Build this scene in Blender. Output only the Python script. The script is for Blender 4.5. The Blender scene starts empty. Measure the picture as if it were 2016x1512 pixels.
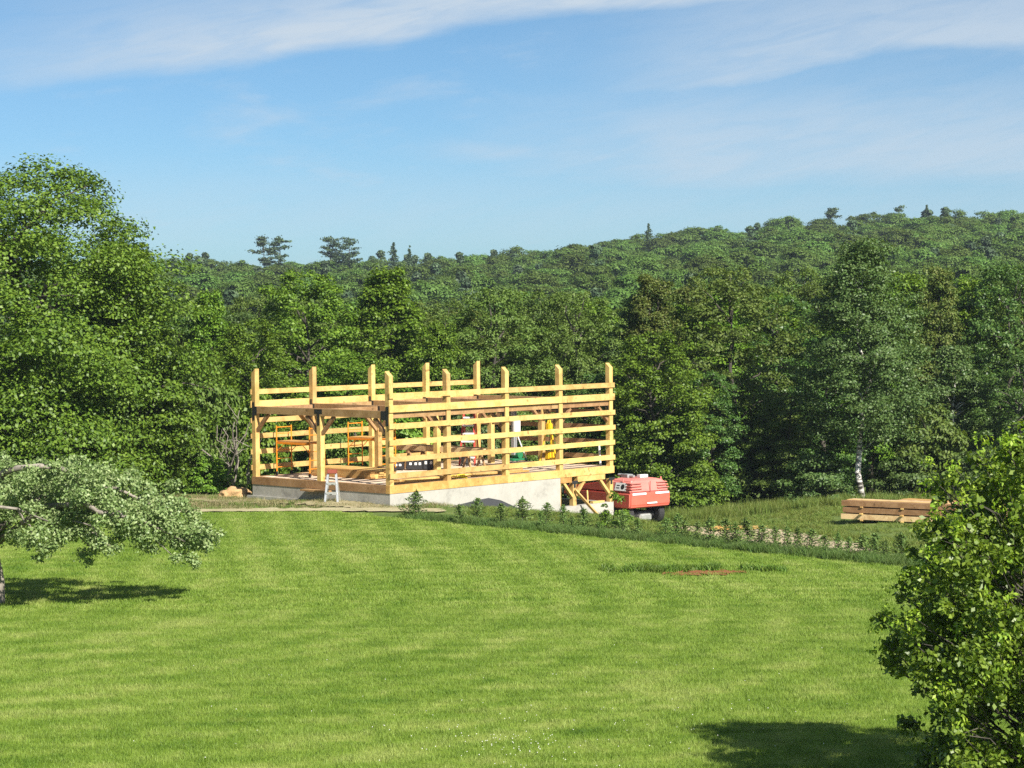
import bpy, bmesh, math, random
import numpy as np
from mathutils import Matrix, Vector

SC = bpy.context.scene
COL = SC.collection
PI = math.pi

# ------------------------------------------------------------------ camera
CAM_Z = 6.265
PITCH, ROLL = 0.0351, -0.0087
cam_d = bpy.data.cameras.new('camera'); cam = bpy.data.objects.new('camera', cam_d); COL.objects.link(cam)
cam_d.sensor_width = 36.0
cam_d.lens = 4368.0 / 2016.0 * 36.0
cam_d.clip_start = 0.5; cam_d.clip_end = 6000.0
cp, sp, cr, sr = math.cos(PITCH), math.sin(PITCH), math.cos(ROLL), math.sin(ROLL)
r0, u0, b0 = Vector((1, 0, 0)), Vector((0, sp, cp)), Vector((0, -cp, sp))
cr_, cu_ = r0 * cr + u0 * sr, u0 * cr - r0 * sr
cam.matrix_world = Matrix(((cr_.x, cu_.x, b0.x, 0), (cr_.y, cu_.y, b0.y, 0), (cr_.z, cu_.z, b0.z, CAM_Z), (0, 0, 0, 1)))
SC.camera = cam

# ------------------------------------------------------------------ sky + sun
SUN_EL = math.radians(38.0)
SUN_H = Vector((0.55, -0.835)).normalized()
world = bpy.data.worlds.new('World'); SC.world = world; world.use_nodes = True


class NB:
    """small helper for building node trees"""
    def __init__(s, nt): s.nt = nt; s.L = nt.links
    def n(s, t, **kw):
        nd = s.nt.nodes.new(t)
        for k, v in kw.items():
            setattr(nd, k, v)
        return nd
    def set(s, sock, v):
        if isinstance(v, (int, float, tuple, list)):
            if isinstance(v, (tuple, list)) and len(v) == 3 and sock.type == 'RGBA': v = (*v, 1)
            sock.default_value = v
        else:
            s.L.new(v, sock)
    def m(s, op, a, b=None, c=None, clamp=False):
        nd = s.n('ShaderNodeMath', operation=op, use_clamp=clamp)
        for i, v in enumerate((a, b, c)):
            if v is not None: s.set(nd.inputs[i], v)
        return nd.outputs[0]
    def ramp(s, fac, stops, interp='LINEAR'):
        nd = s.n('ShaderNodeValToRGB'); cr = nd.color_ramp; cr.interpolation = interp
        while len(cr.elements) < len(stops): cr.elements.new(0.5)
        for e, (p, c) in zip(cr.elements, stops):
            e.position = p; e.color = (*c, 1) if isinstance(c, (tuple, list)) else (c, c, c, 1)
        s.set(nd.inputs[0], fac)
        return nd.outputs[0]
    def smooth(s, v, a, b, lo=0.0, hi=1.0):
        nd = s.n('ShaderNodeMapRange', interpolation_type='SMOOTHSTEP')
        for i, x in enumerate((v, a, b, lo, hi)): s.set(nd.inputs[i], x)
        return nd.outputs[0]
    def mixc(s, f, a, b, mode='MIX'):
        nd = s.n('ShaderNodeMix', data_type='RGBA', blend_type=mode)
        s.set(nd.inputs[0], f); s.set(nd.inputs[6], a); s.set(nd.inputs[7], b)
        return nd.outputs[2]
    def noise(s, vec, scale, detail=3.0, rough=0.5, dist=0.0):
        nd = s.n('ShaderNodeTexNoise')
        if vec is not None: s.L.new(vec, nd.inputs['Vector'])
        nd.inputs['Scale'].default_value = scale; nd.inputs['Detail'].default_value = detail
        nd.inputs['Roughness'].default_value = rough; nd.inputs['Distortion'].default_value = dist
        return nd.outputs['Fac']
    def xyz(s, x, y, z):
        nd = s.n('ShaderNodeCombineXYZ')
        for i, v in enumerate((x, y, z)): s.set(nd.inputs[i], v)
        return nd.outputs[0]


w = NB(world.node_tree)
sky = w.n('ShaderNodeTexSky', sky_type='NISHITA', sun_disc=False)
sky.sun_elevation = SUN_EL
sky.sun_rotation = math.atan2(SUN_H.x, SUN_H.y)
sky.air_density, sky.dust_density, sky.ozone_density = 0.6, 0.6, 5.5
geo = w.n('ShaderNodeTexCoord')
sep = w.n('ShaderNodeSeparateXYZ'); w.L.new(geo.outputs['Generated'], sep.inputs[0])
AZ = w.m('ARCTAN2', sep.outputs[0], sep.outputs[1])
EL = w.m('ARCSINE', sep.outputs[2])


def curve_of(x, pts, lo, hi):
    """piecewise smooth function of x through pts, via a colour ramp (value = lo..hi)"""
    x0, x1 = pts[0][0], pts[-1][0]
    f = w.m('DIVIDE', w.m('SUBTRACT', x, x0), x1 - x0, clamp=True)
    r = w.ramp(f, [((p[0] - x0) / (x1 - x0), (p[1] - lo) / (hi - lo)) for p in pts], 'B_SPLINE')
    return w.m('ADD', w.m('MULTIPLY', r, hi - lo), lo)


wv = w.xyz(w.m('MULTIPLY', AZ, 9.0), w.m('MULTIPLY', EL, 26.0), 0.0)
soft = w.m('SUBTRACT', w.noise(wv, 1.6, 5, 0.55, 0.3), 0.5)
fibre_v = w.xyz(w.m('ADD', w.m('MULTIPLY', AZ, 22.0), 3.0), w.m('SUBTRACT', w.m('MULTIPLY', EL, 120.0), w.m('MULTIPLY', AZ, 22.0)), 1.7)
fibre = w.noise(fibre_v, 1.0, 6, 0.6, 0.5)
EL2 = w.m('ADD', EL, w.m('MULTIPLY', soft, 0.012))
# long cirrus band across the top, crisp lower edge
e1 = curve_of(AZ, [(-0.30, .080), (-0.20, .0985), (-0.12, .1045), (-0.085, .1125), (-0.04, .117), (0.01, .1265), (0.06, .1285), (0.16, .133), (0.30, .142)], .06, .16)
d1 = w.m('SUBTRACT', EL2, e1)
c1 = w.m('MULTIPLY', w.smooth(d1, -0.0008, 0.008), w.smooth(d1, 0.010, 0.040, 1.0, 0.35))
c1 = w.m('MULTIPLY', c1, w.smooth(AZ, -0.27, -0.10, 0.25, 1.0))
# second band rising on the right
e2 = curve_of(AZ, [(-0.04, .083), (0.01, .0875), (0.07, .090), (0.115, .0965), (0.155, .107), (0.18, .111), (0.23, .108), (0.34, .118)], .06, .16)
d2 = w.m('SUBTRACT', EL2, e2)
c2 = w.m('MULTIPLY', w.smooth(d2, -0.0008, 0.007), w.smooth(d2, 0.006, 0.034, 1.0, 0.62))
c2 = w.m('MULTIPLY', c2, w.smooth(AZ, 0.0, 0.13))
# low soft veil
e3 = w.m('SUBTRACT', 0.075, w.m('MULTIPLY', AZ, 0.0))
veil = w.m('MULTIPLY', w.smooth(EL2, 0.045, 0.062), w.smooth(EL2, 0.070, 0.106, 1.0, 0.25))
veil = w.m('MULTIPLY', veil, w.smooth(w.m('ADD', AZ, w.m('MULTIPLY', soft, 0.18)), -0.05, 0.10))
low = w.m('MULTIPLY', w.smooth(EL2, 0.012, 0.04), w.smooth(EL2, 0.04, 0.075, 1.0, 0.0))
base = w.smooth(w.m('ADD', soft, w.m('MULTIPLY', fibre, 0.3)), 0.12, 0.42, 0.0, 0.35)
dens = w.m('MAXIMUM', w.m('MULTIPLY', c1, 0.86), w.m('MULTIPLY', c2, 0.70))
dens = w.m('MAXIMUM', dens, w.m('MULTIPLY', veil, 0.6))
dens = w.m('MAXIMUM', dens, w.m('MULTIPLY', low, 0.26))
ga, ge = w.m('DIVIDE', w.m('ADD', AZ, .002), .034), w.m('DIVIDE', w.m('SUBTRACT', EL2, .0695), .0052)
puff = w.m('EXPONENT', w.m('MULTIPLY', w.m('ADD', w.m('MULTIPLY', ga, ga), w.m('MULTIPLY', ge, ge)), -1.0))
dens = w.m('MAXIMUM', dens, w.m('MULTIPLY', puff, 0.45))
dens = w.m('MAXIMUM', dens, base)
dens = w.m('MULTIPLY', dens, w.smooth(fibre, 0.25, 0.65, 0.62, 1.08))
dens = w.m('MULTIPLY', dens, w.smooth(EL, -0.01, 0.012))
tinted = w.mixc(1.0, sky.outputs[0], (0.94, 1.09, 1.0, 1.0), 'MULTIPLY')
skyc = w.mixc(dens, tinted, (5.3, 6.1, 6.9, 1.0))
bg = world.node_tree.nodes['Background']
w.L.new(skyc, bg.inputs[0]); bg.inputs[1].default_value = 0.051

sun_d = bpy.data.lights.new('sun', 'SUN'); sun = bpy.data.objects.new('sun', sun_d); COL.objects.link(sun)
sun_d.energy = 4.4; sun_d.angle = math.radians(0.55); sun_d.color = (1.0, 0.94, 0.84)
sdir = Vector((SUN_H.x * math.cos(SUN_EL), SUN_H.y * math.cos(SUN_EL), math.sin(SUN_EL)))
sun.rotation_euler = sdir.to_track_quat('Z', 'Y').to_euler()
sun.location = (40, -60, 60)

vs = SC.view_settings
vs.view_transform = 'Standard'; vs.look = 'None'; vs.exposure = 1.2; vs.gamma = 1.0; vs.use_curve_mapping = False
SC.render.resolution_x, SC.render.resolution_y = 1024, 768
SC.cycles.max_bounces = 6; SC.cycles.transparent_max_bounces = 8
SC.cycles.volume_bounces = 0
SC.cycles.use_denoising = False      # keeps leaf and grass texture crisp

# ------------------------------------------------------------------ helpers
RNG = np.random.default_rng(7)
random.seed(7)


def tag(o, label=None, cat=None, group=None, kind=None):
    if label: o['label'] = label
    if cat: o['category'] = cat
    if group: o['group'] = group
    if kind: o['kind'] = kind
    return o


def link(name, mesh, parent=None, mats=()):
    for mt in mats: mesh.materials.append(mt)
    o = bpy.data.objects.new(name, mesh); COL.objects.link(o)
    if parent: o.parent = parent
    return o


def empty(name, loc, rz=0.0):
    o = bpy.data.objects.new(name, None); COL.objects.link(o)
    o.empty_display_size = 0.3
    o.location = loc; o.rotation_euler = (0, 0, rz)
    return o


class MB:
    """collects verts / faces, links ONE mesh"""
    def __init__(s): s.v = []; s.f = []; s.mi = []
    def add(s, v, f, mi=0):
        k = len(s.v); s.v += [tuple(p) for p in v]; s.f += [tuple(i + k for i in q) for q in f]; s.mi += [mi] * len(f); return s
    def box(s, lo, hi, mi=0):
        (a, b, c), (d, e, g) = lo, hi
        v = [(a, b, c), (d, b, c), (d, e, c), (a, e, c), (a, b, g), (d, b, g), (d, e, g), (a, e, g)]
        return s.add(v, [(0, 3, 2, 1), (4, 5, 6, 7), (0, 1, 5, 4), (1, 2, 6, 5), (2, 3, 7, 6), (3, 0, 4, 7)], mi)
    def beam(s, p, q, wd, ht, up=(0, 0, 1), mi=0):
        p, q = Vector(p), Vector(q); d = (q - p).normalized(); up = Vector(up)
        if abs(d.dot(up)) > 0.98: up = Vector((1, 0, 0))
        sx = d.cross(up).normalized(); sz = sx.cross(d).normalized()
        v = []
        for c in (p, q):
            for a, b in ((-1, -1), (1, -1), (1, 1), (-1, 1)):
                v.append(c + sx * a * wd / 2 + sz * b * ht / 2)
        return s.add(v, [(0, 1, 2, 3), (7, 6, 5, 4), (0, 4, 5, 1), (1, 5, 6, 2), (2, 6, 7, 3), (3, 7, 4, 0)], mi)
    def tube(s, pts, rad, n=6, mi=0, cap=True):
        pts = [Vector(p) for p in pts]
        if not isinstance(rad, (list, tuple)): rad = [rad] * len(pts)
        k = len(s.v); ref = Vector((0.31, 0.12, 0.94))
        for i, p in enumerate(pts):
            d = (pts[min(i + 1, len(pts) - 1)] - pts[max(i - 1, 0)]).normalized()
            if abs(d.dot(ref)) > 0.95: ref = Vector((0.9, 0.3, 0.1))
            a = d.cross(ref).normalized(); b = d.cross(a)
            for j in range(n):
                t = 2 * PI * j / n
                s.v.append(tuple(p + (a * math.cos(t) + b * math.sin(t)) * rad[i]))
        for i in range(len(pts) - 1):
            for j in range(n):
                j2 = (j + 1) % n
                s.f.append((k + i * n + j, k + i * n + j2, k + (i + 1) * n + j2, k + (i + 1) * n + j)); s.mi.append(mi)
        if cap:
            s.f.append(tuple(k + j for j in range(n))[::-1]); s.mi.append(mi)
            s.f.append(tuple(k + (len(pts) - 1) * n + j for j in range(n))); s.mi.append(mi)
        return s
    def prism(s, poly, a0, a1, axis=1, mi=0):
        """poly = 2-D outline; extruded along axis (0,1,2) from a0 to a1"""
        n = len(poly); v = []
        for a in (a0, a1):
            for (p, q) in poly:
                v.append({0: (a, p, q), 1: (p, a, q), 2: (p, q, a)}[axis])
        f = [tuple(range(n))[::-1], tuple(range(n, 2 * n))]
        f += [(i, (i + 1) % n, n + (i + 1) % n, n + i) for i in range(n)]
        return s.add(v, f, mi)
    def mesh(s, name, smooth=False):
        m = bpy.data.meshes.new(name); m.from_pydata(s.v, [], s.f); m.update()
        if any(s.mi): m.polygons.foreach_set('material_index', s.mi)
        if smooth: m.polygons.foreach_set('use_smooth', [True] * len(s.f))
        return m
    def build(s, name, mats, parent=None, bevel=0.0, smooth=False, seg=2):
        if not isinstance(mats, (list, tuple)): mats = [mats]
        m = s.mesh(name, smooth)
        if bevel:
            bm = bmesh.new(); bm.from_mesh(m)
            bmesh.ops.bevel(bm, geom=bm.edges[:], offset=bevel, segments=seg, affect='EDGES', clamp_overlap=True)
            bmesh.ops.recalc_face_normals(bm, faces=bm.faces[:])
            bm.to_mesh(m); bm.free()
        return link(name, m, parent, mats)


def np_mesh(name, V, F, smooth=False):
    """V (n,3), F (m,4) quads"""
    m = bpy.data.meshes.new(name)
    n, k = len(V), len(F)
    m.vertices.add(n); m.vertices.foreach_set('co', np.asarray(V, np.float32).ravel())
    m.loops.add(k * 4); m.loops.foreach_set('vertex_index', np.asarray(F, np.int32).ravel())
    m.polygons.add(k); m.polygons.foreach_set('loop_start', np.arange(0, 4 * k, 4, dtype=np.int32))
    m.polygons.foreach_set('loop_total', np.full(k, 4, np.int32))
    if smooth: m.polygons.foreach_set('use_smooth', np.ones(k, bool))
    m.update(calc_edges=True); m.validate()
    return m


def copy_thing(root, loc, rz=0.0, scale=(1, 1, 1), name=None):
    """a thing, its parts and sub-parts, sharing mesh data"""
    c = root.copy(); COL.objects.link(c); c.location = loc; c.rotation_euler = (0, 0, rz); c.scale = scale
    for ch in list(root.children):
        k = ch.copy(); COL.objects.link(k); k.parent = c
        for g in ch.children:
            d = g.copy(); COL.objects.link(d); d.parent = k
    return c


# ------------------------------------------------------------------ materials
def mat(name):
    m = bpy.data.materials.new(name); m.use_nodes = True
    b = NB(m.node_tree); return m, b, m.node_tree.nodes['Principled BSDF']


def simple(name, col, rough=0.6, metal=0.0, vary=0.06, scale=3.0, spec=0.5):
    m, b, p = mat(name)
    tc = b.n('ShaderNodeTexCoord')
    nz = b.noise(tc.outputs['Object'], scale, 4, 0.6)
    c = b.mixc(b.smooth(nz, 0.3, 0.7), tuple(x * (1 - vary) for x in col), tuple(min(1, x * (1 + vary)) for x in col))
    b.L.new(c, p.inputs['Base Color']); p.inputs['Roughness'].default_value = rough; p.inputs['Metallic'].default_value = metal
    p.inputs['Specular IOR Level'].default_value = spec
    return m


def wood(name, c1, c2, rough=0.65):
    m, b, p = mat(name)
    tc = b.n('ShaderNodeTexCoord'); oi = b.n('ShaderNodeObjectInfo')
    off = b.xyz(b.m('MULTIPLY', oi.outputs['Random'], 37.0), b.m('MULTIPLY', oi.outputs['Random'], 91.0), 0.0)
    va = b.n('ShaderNodeVectorMath', operation='ADD'); b.L.new(tc.outputs['Object'], va.inputs[0]); b.L.new(off, va.inputs[1])
    n1 = b.noise(va.outputs[0], 1.6, 5, 0.65, 0.6)
    n2 = b.noise(va.outputs[0], 14.0, 3, 0.6, 1.2)
    f = b.m('ADD', b.m('MULTIPLY', n1, 0.65), b.m('MULTIPLY', n2, 0.35))
    c = b.ramp(f, [(0.36, tuple(x * .85 for x in c2)), (0.45, c2), (0.54, c1), (0.66, tuple(min(1, x * 1.1) for x in c1))])
    knot = b.smooth(b.noise(va.outputs[0], 4.5, 1, 0.4), 0.70, 0.75)
    c = b.mixc(b.m('MULTIPLY', knot, 0.7), c, tuple(x * 0.42 for x in c2))
    hs = b.n('ShaderNodeHueSaturation')
    b.set(hs.inputs['Hue'], b.m('ADD', 0.492, b.m('MULTIPLY', oi.outputs['Random'], 0.014)))
    b.set(hs.inputs['Value'], b.m('ADD', 0.80, b.m('MULTIPLY', oi.outputs['Random'], 0.28)))
    b.L.new(c, hs.inputs['Color'])
    b.L.new(hs.outputs[0], p.inputs['Base Color']); p.inputs['Roughness'].default_value = rough
    p.inputs['Specular IOR Level'].default_value = 0.3
    return m


def leafmat(name, cols, trans=0.32, rough=0.55, spec=0.35, hue=0.009, val=0.3, tint=(1.25, 1.2, 0.5)):
    """leaf colours vary from leaf to leaf and from plant to plant"""
    m, b, p = mat(name)
    g = b.n('ShaderNodeNewGeometry'); oi = b.n('ShaderNodeObjectInfo'); tc = b.n('ShaderNodeTexCoord')
    f = b.m('ADD', b.m('MULTIPLY', g.outputs['Random Per Island'], 0.6), b.m('MULTIPLY', b.noise(tc.outputs['Object'], 0.9, 3, 0.6), 0.4))
    k = len(cols)
    c = b.ramp(f, [(0.22 + 0.56 * i / (k - 1), col) for i, col in enumerate(cols)])
    hs = b.n('ShaderNodeHueSaturation'); b.L.new(c, hs.inputs['Color'])
    b.set(hs.inputs['Hue'], b.m('ADD', 0.5 - 1.5 * hue, b.m('MULTIPLY', oi.outputs['Random'], 2 * hue)))
    b.set(hs.inputs['Value'], b.m('ADD', 1 - val / 2, b.m('MULTIPLY', oi.outputs['Random'], val)))
    b.L.new(hs.outputs[0], p.inputs['Base Color']); p.inputs['Roughness'].default_value = rough
    p.inputs['Specular IOR Level'].default_value = spec
    tr = b.n('ShaderNodeBsdfTranslucent')
    b.L.new(b.mixc(1.0, hs.outputs[0], (*tint, 1), 'MULTIPLY'), tr.inputs[0])
    mx = b.n('ShaderNodeMixShader'); mx.inputs[0].default_value = trans
    b.L.new(p.outputs[0], mx.inputs[1]); b.L.new(tr.outputs[0], mx.inputs[2])
    b.L.new(mx.outputs[0], m.node_tree.nodes['Material Output'].inputs[0])
    return m


M = {}
M['wood'] = wood('fresh_softwood', (.58, .40, .145), (.49, .31, .10))
M['wood_shade_brown'] = wood('shade_browned_wood', (.36, .22, .105), (.28, .16, .07))  # browner copy: shade on left sill, ties and inner members put into the colour
M['wood_pale'] = wood('pale_board', (.66, .53, .40), (.54, .42, .30))
M['wood_orange'] = wood('orange_board', (.50, .30, .10), (.42, .225, .065))
M['wood_lumber'] = wood('stacked_lumber', (.66, .48, .26), (.52, .34, .17))
M['black'] = simple('black_steel', (.018, .018, .02), 0.5)
M['dark'] = simple('dark_rubber', (.02, .02, .021), 0.8)
M['alu'] = simple('aluminium', (.62, .62, .60), 0.38, 0.7)
M['white'] = simple('white_plastic', (.72, .72, .70), 0.5)
M['orange'] = simple('orange_paint', (.75, .24, .015), 0.45)
M['red'] = simple('red_paint', (.54, .115, .08), 0.38, vary=.12, scale=1.2)
M['red_faded'] = simple('sun_faded_red', (.56, .18, .15), 0.42, vary=.12, scale=1.4)
M['ladder_red'] = simple('red_fibreglass', (.42, .05, .03), 0.5)
M['cap'] = simple('brown_red_plastic', (.26, .06, .035), 0.6)
M['green'] = simple('green_paint', (.02, .17, .07), 0.45)
M['yellow'] = simple('yellow_paint', (.70, .42, .01), 0.5)
M['strap'] = simple('yellow_webbing', (.72, .58, .03), 0.7)
M['grey'] = simple('grey_steel', (.32, .33, .33), 0.5, 0.3)
M['stripe'] = simple('white_reflector', (.78, .77, .76), 0.35)
M['tar'] = simple('damp_proofing', (.042, .044, .050), 0.85, vary=.12, scale=2)
M['shade_seam'] = simple('hood_shade_and_seam', (.10, .012, .01), 0.7)  # dark red: shade between louvres painted in; also the hood seam


def concrete():
    m, b, p = mat('poured_concrete')
    g = b.n('ShaderNodeNewGeometry')
    n1 = b.noise(g.outputs['Position'], 0.9, 6, 0.62, 0.4); n2 = b.noise(g.outputs['Position'], 7, 4, 0.6)
    f = b.m('ADD', b.m('MULTIPLY', n1, 0.7), b.m('MULTIPLY', n2, 0.3))
    c = b.ramp(f, [(0.32, (.22, .21, .19)), (0.45, (.34, .328, .292)), (0.6, (.385, .373, .335)), (0.72, (.43, .418, .38))])
    b.L.new(c, p.inputs['Base Color']); p.inputs['Roughness'].default_value = 0.85
    bp = b.n('ShaderNodeBump'); bp.inputs['Strength'].default_value = 0.25; bp.inputs['Distance'].default_value = 0.02
    b.L.new(n2, bp.inputs['Height']); b.L.new(bp.outputs[0], p.inputs['Normal'])
    return m


def groundmat(name, cols, scale, bump=0.04, scale2=6.0, stretch=None):
    m, b, p = mat(name)
    g = b.n('ShaderNodeNewGeometry')
    v = g.outputs['Position']
    n1 = b.noise(v, scale, 6, 0.62, 0.5); n2 = b.noise(v, scale2, 5, 0.65)
    f = b.m('ADD', b.m('MULTIPLY', n1, 0.55), b.m('MULTIPLY', n2, 0.45))
    k = len(cols)
    c = b.ramp(f, [(0.3 + 0.4 * i / (k - 1), col) for i, col in enumerate(cols)])
    b.L.new(c, p.inputs['Base Color']); p.inputs['Roughness'].default_value = 0.95; p.inputs['Specular IOR Level'].default_value = 0.15
    bp = b.n('ShaderNodeBump'); bp.inputs['Strength'].default_value = 0.7; bp.inputs['Distance'].default_value = bump
    b.L.new(n2, bp.inputs['Height']); b.L.new(bp.outputs[0], p.inputs['Normal'])
    return m


def lawn_colour(b):
    """mown-turf colour: patches, mower tracks and clover, fixed in the ground"""
    g = b.n('ShaderNodeNewGeometry'); v = g.outputs['Position']
    mp = b.n('ShaderNodeMapping'); b.L.new(v, mp.inputs[0]); mp.inputs['Rotation'].default_value = (0, 0, 0.25); mp.inputs['Scale'].default_value = (0.42, 1.5, 0.0)
    streak = b.noise(mp.outputs[0], 1.0, 5, 0.6, 0.7)
    patch = b.noise(v, 0.22, 3, 0.5, 0.3)
    fine = b.noise(v, 1.3, 5, 0.72, 0.6)
    # mower arcs sweep round a point near the barn
    sx = b.n('ShaderNodeSeparateXYZ'); b.L.new(v, sx.inputs[0])
    dx, dy = b.m('SUBTRACT', sx.outputs[0], -15.0), b.m('SUBTRACT', sx.outputs[1], 49.0)
    rad = b.m('SQRT', b.m('ADD', b.m('MULTIPLY', dx, dx), b.m('MULTIPLY', dy, dy)))
    wob = b.noise(v, 0.5, 3, 0.6)
    arc = b.m('ADD', 0.5, b.m('MULTIPLY', b.m('SINE', b.m('ADD', b.m('MULTIPLY', rad, 4.2), b.m('MULTIPLY', wob, 5.0))), 0.17))
    near_barn = b.smooth(sx.outputs[1], 44.0, 60.0)
    lane = b.m('ADD', b.m('ADD', sx.outputs[0], b.m('MULTIPLY', sx.outputs[1], 0.16)), b.m('MULTIPLY', wob, 1.1))
    lanes = b.m('ADD', 0.5, b.m('MULTIPLY', b.m('SINE', b.m('MULTIPLY', lane, 4.6)), 0.20))
    arc = b.m('ADD', b.m('MULTIPLY', arc, b.m('SUBTRACT', 1.0, near_barn)), b.m('MULTIPLY', lanes, near_barn))
    f = b.m('ADD', b.m('ADD', b.m('MULTIPLY', streak, 0.30), b.m('MULTIPLY', arc, 0.16)), b.m('ADD', b.m('MULTIPLY', patch, 0.18), b.m('MULTIPLY', fine, 0.38)))
    c = b.ramp(f, [(0.365, (.085, .175, .016)), (0.45, (.145, .235, .027)), (0.52, (.198, .290, .044)), (0.60, (.29, .355, .090))])
    dry = b.smooth(b.noise(v, 0.45, 4, 0.65, 0.4), 0.60, 0.74)
    c = b.mixc(b.m('MULTIPLY', dry, 0.3), c, (.32, .32, .10, 1))
    return c, g


def lawnmat(name, blades):
    m, b, p = mat(name)
    c, g = lawn_colour(b)
    if blades:
        rnd = b.m('ADD', 0.72, b.m('MULTIPLY', g.outputs['Random Per Island'], 0.56))
        hs = b.n('ShaderNodeHueSaturation'); b.set(hs.inputs['Value'], rnd); b.L.new(c, hs.inputs['Color'])
        b.L.new(hs.outputs[0], p.inputs['Base Color']); p.inputs['Roughness'].default_value = 0.55; p.inputs['Specular IOR Level'].default_value = 0.3
        tr = b.n('ShaderNodeBsdfTranslucent'); b.L.new(hs.outputs[0], tr.inputs[0])
        mx = b.n('ShaderNodeMixShader'); mx.inputs[0].default_value = 0.35
        b.L.new(p.outputs[0], mx.inputs[1]); b.L.new(tr.outputs[0], mx.inputs[2])
        b.L.new(mx.outputs[0], m.node_tree.nodes['Material Output'].inputs[0])
    else:
        b.L.new(b.mixc(1.0, c, (.8, .78, .7, 1), 'MULTIPLY'), p.inputs['Base Color'])
        p.inputs['Roughness'].default_value = 0.95; p.inputs['Specular IOR Level'].default_value = 0.1
    return m


M['concrete'] = concrete()
M['ground'] = groundmat('rough_ground', [(.05, .08, .02), (.085, .13, .028), (.13, .17, .045), (.20, .19, .085)], 0.5)
M['sand'] = groundmat('pale_sand', [(.30, .235, .14), (.44, .36, .235), (.54, .46, .32)], 0.9, 0.05, 9)
M['strip'] = groundmat('gravel_and_straw', [(.22, .21, .11), (.36, .32, .19), (.44, .40, .26)], 0.9, 0.04, 9)
M['straw_soil'] = groundmat('straw_strewn_soil', [(.12, .13, .05), (.24, .21, .11), (.36, .31, .19), (.42, .37, .25)], 0.7, 0.05, 5)
M['red_dirt'] = groundmat('red_soil', [(.15, .062, .028), (.22, .085, .035), (.26, .12, .055)], 1.5, 0.03, 12)
M['heap'] = groundmat('tan_sand_heap', [(.36, .22, .10), (.46, .30, .15), (.52, .37, .21)], 1.5, 0.06, 7)
M['lawn'] = lawnmat('mown_lawn_soil', False)
M['turf'] = lawnmat('mown_grass_blades', True)

# ------------------------------------------------------------------ terrain height
BX, BY, BYAW = -4.3117, 77.5968, 0.828           # barn's near corner and heading
RIDGE = np.array([[-.30, .0165], [-.148, .0203], [-.116, .0190], [-.07, .0195], [-.04, .0200], [-.015, .0225], [.012, .0240], [.04, .0268],
                  [.063, .0300], [.09, .0320], [.124, .0352], [.16, .0375], [.20, .0390], [.231, .0398], [.33, .041]])


def sst(a, b, x):
    t = np.clip((x - a) / (b - a), 0, 1); return t * t * (3 - 2 * t)


def H(x, y):
    x = np.asarray(x, float); y = np.asarray(y, float)
    lawn = -.7 + .015 * (75 - np.clip(y, -50, 130))
    s = np.clip((x + 3.3) * .787 + (y - 72.9) * .617, 0, None)
    q = (x - BX) * math.cos(BYAW) + (y - BY) * math.sin(BYAW)
    drop = 1.75 * (1 - np.exp(-(s / 8) ** 1.6)) * (1 - .42 * sst(6, 15, x)) * np.maximum(sst(0, 8.5, q), sst(2, 8, x))
    z = lawn - drop - .045 * np.clip(y - 88, 0, 40) * sst(-10, 15, x)
    e = np.interp(x / np.maximum(y, 50), RIDGE[:, 0], RIDGE[:, 1])
    top = 6.265 + e * 600 - 12.5
    far = -9 + (top + 9) * np.clip((y - 170) / 430, 0, 1) ** 1.15
    far = np.where(y > 600, top - .03 * np.clip(y - 620, 0, 800), far)
    z = z + .13 * np.exp(-((x + 6.3) ** 2 / 10 + (y - 78.9) ** 2 / 1.6))
    m = sst(108, 175, y)
    return z * (1 - m) + far * m


def hz(x, y): return float(H(x, y))


def row_edge(x):      # lawn's far limit: the gravel strip on the left, the seedling bed on the right
    return np.minimum(75.9, 72.3 - (x + 3.3) * (15.95 / 13.0))


def grid_mesh(name, X, Y, Z):
    ny, nx = X.shape
    V = np.stack([X.ravel(), Y.ravel(), Z.ravel()], 1)
    i = np.arange(ny * nx).reshape(ny, nx)
    F = np.stack([i[:-1, :-1].ravel(), i[:-1, 1:].ravel(), i[1:, 1:].ravel(), i[1:, :-1].ravel()], 1)
    return np_mesh(name, V, F, smooth=True)


def stretch(dense_lo, dense_hi, step, lo, hi, g=1.18):
    a = list(np.arange(dense_lo, dense_hi + 1e-6, step)); d = step
    while a[-1] < hi: d = min(d * g, 90); a.append(a[-1] + d)
    d = step
    while a[0] > lo: d = min(d * g, 90); a.insert(0, a[0] - d)
    return np.array(a)


gx = stretch(-34, 34, 1.0, -2400, 2400); gy = stretch(14, 128, 1.0, -300, 3200, 1.08)
GX, GY = np.meshgrid(gx, gy)
GZ = H(GX, GY) - 0.03
lawn_in = (GY < row_edge(GX) - 0.8) & (GX > -40) & (GX < 24) & (GY > 3)
GZ = np.where(lawn_in, GZ - 0.04, GZ)
tag(link('ground', grid_mesh('ground', GX, GY, GZ), None, [M['ground']]), kind='structure')

lx = np.concatenate([np.arange(-42, -10, 0.8), np.arange(-10, 14, 0.25), np.arange(14, 25, 0.6)])
lt = np.linspace(0, 1, 110)
LX = np.tile(lx, (110, 1)); edge = row_edge(lx) + 0.12 * np.sin(lx * 3.1) + 0.08 * np.sin(lx * 7.7 + 1)
LY = 2 + (edge - 2)[None, :] * lt[:, None]
tag(link('lawn', grid_mesh('lawn', LX, LY, H(LX, LY)), None, [M['lawn']]), kind='structure')


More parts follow.
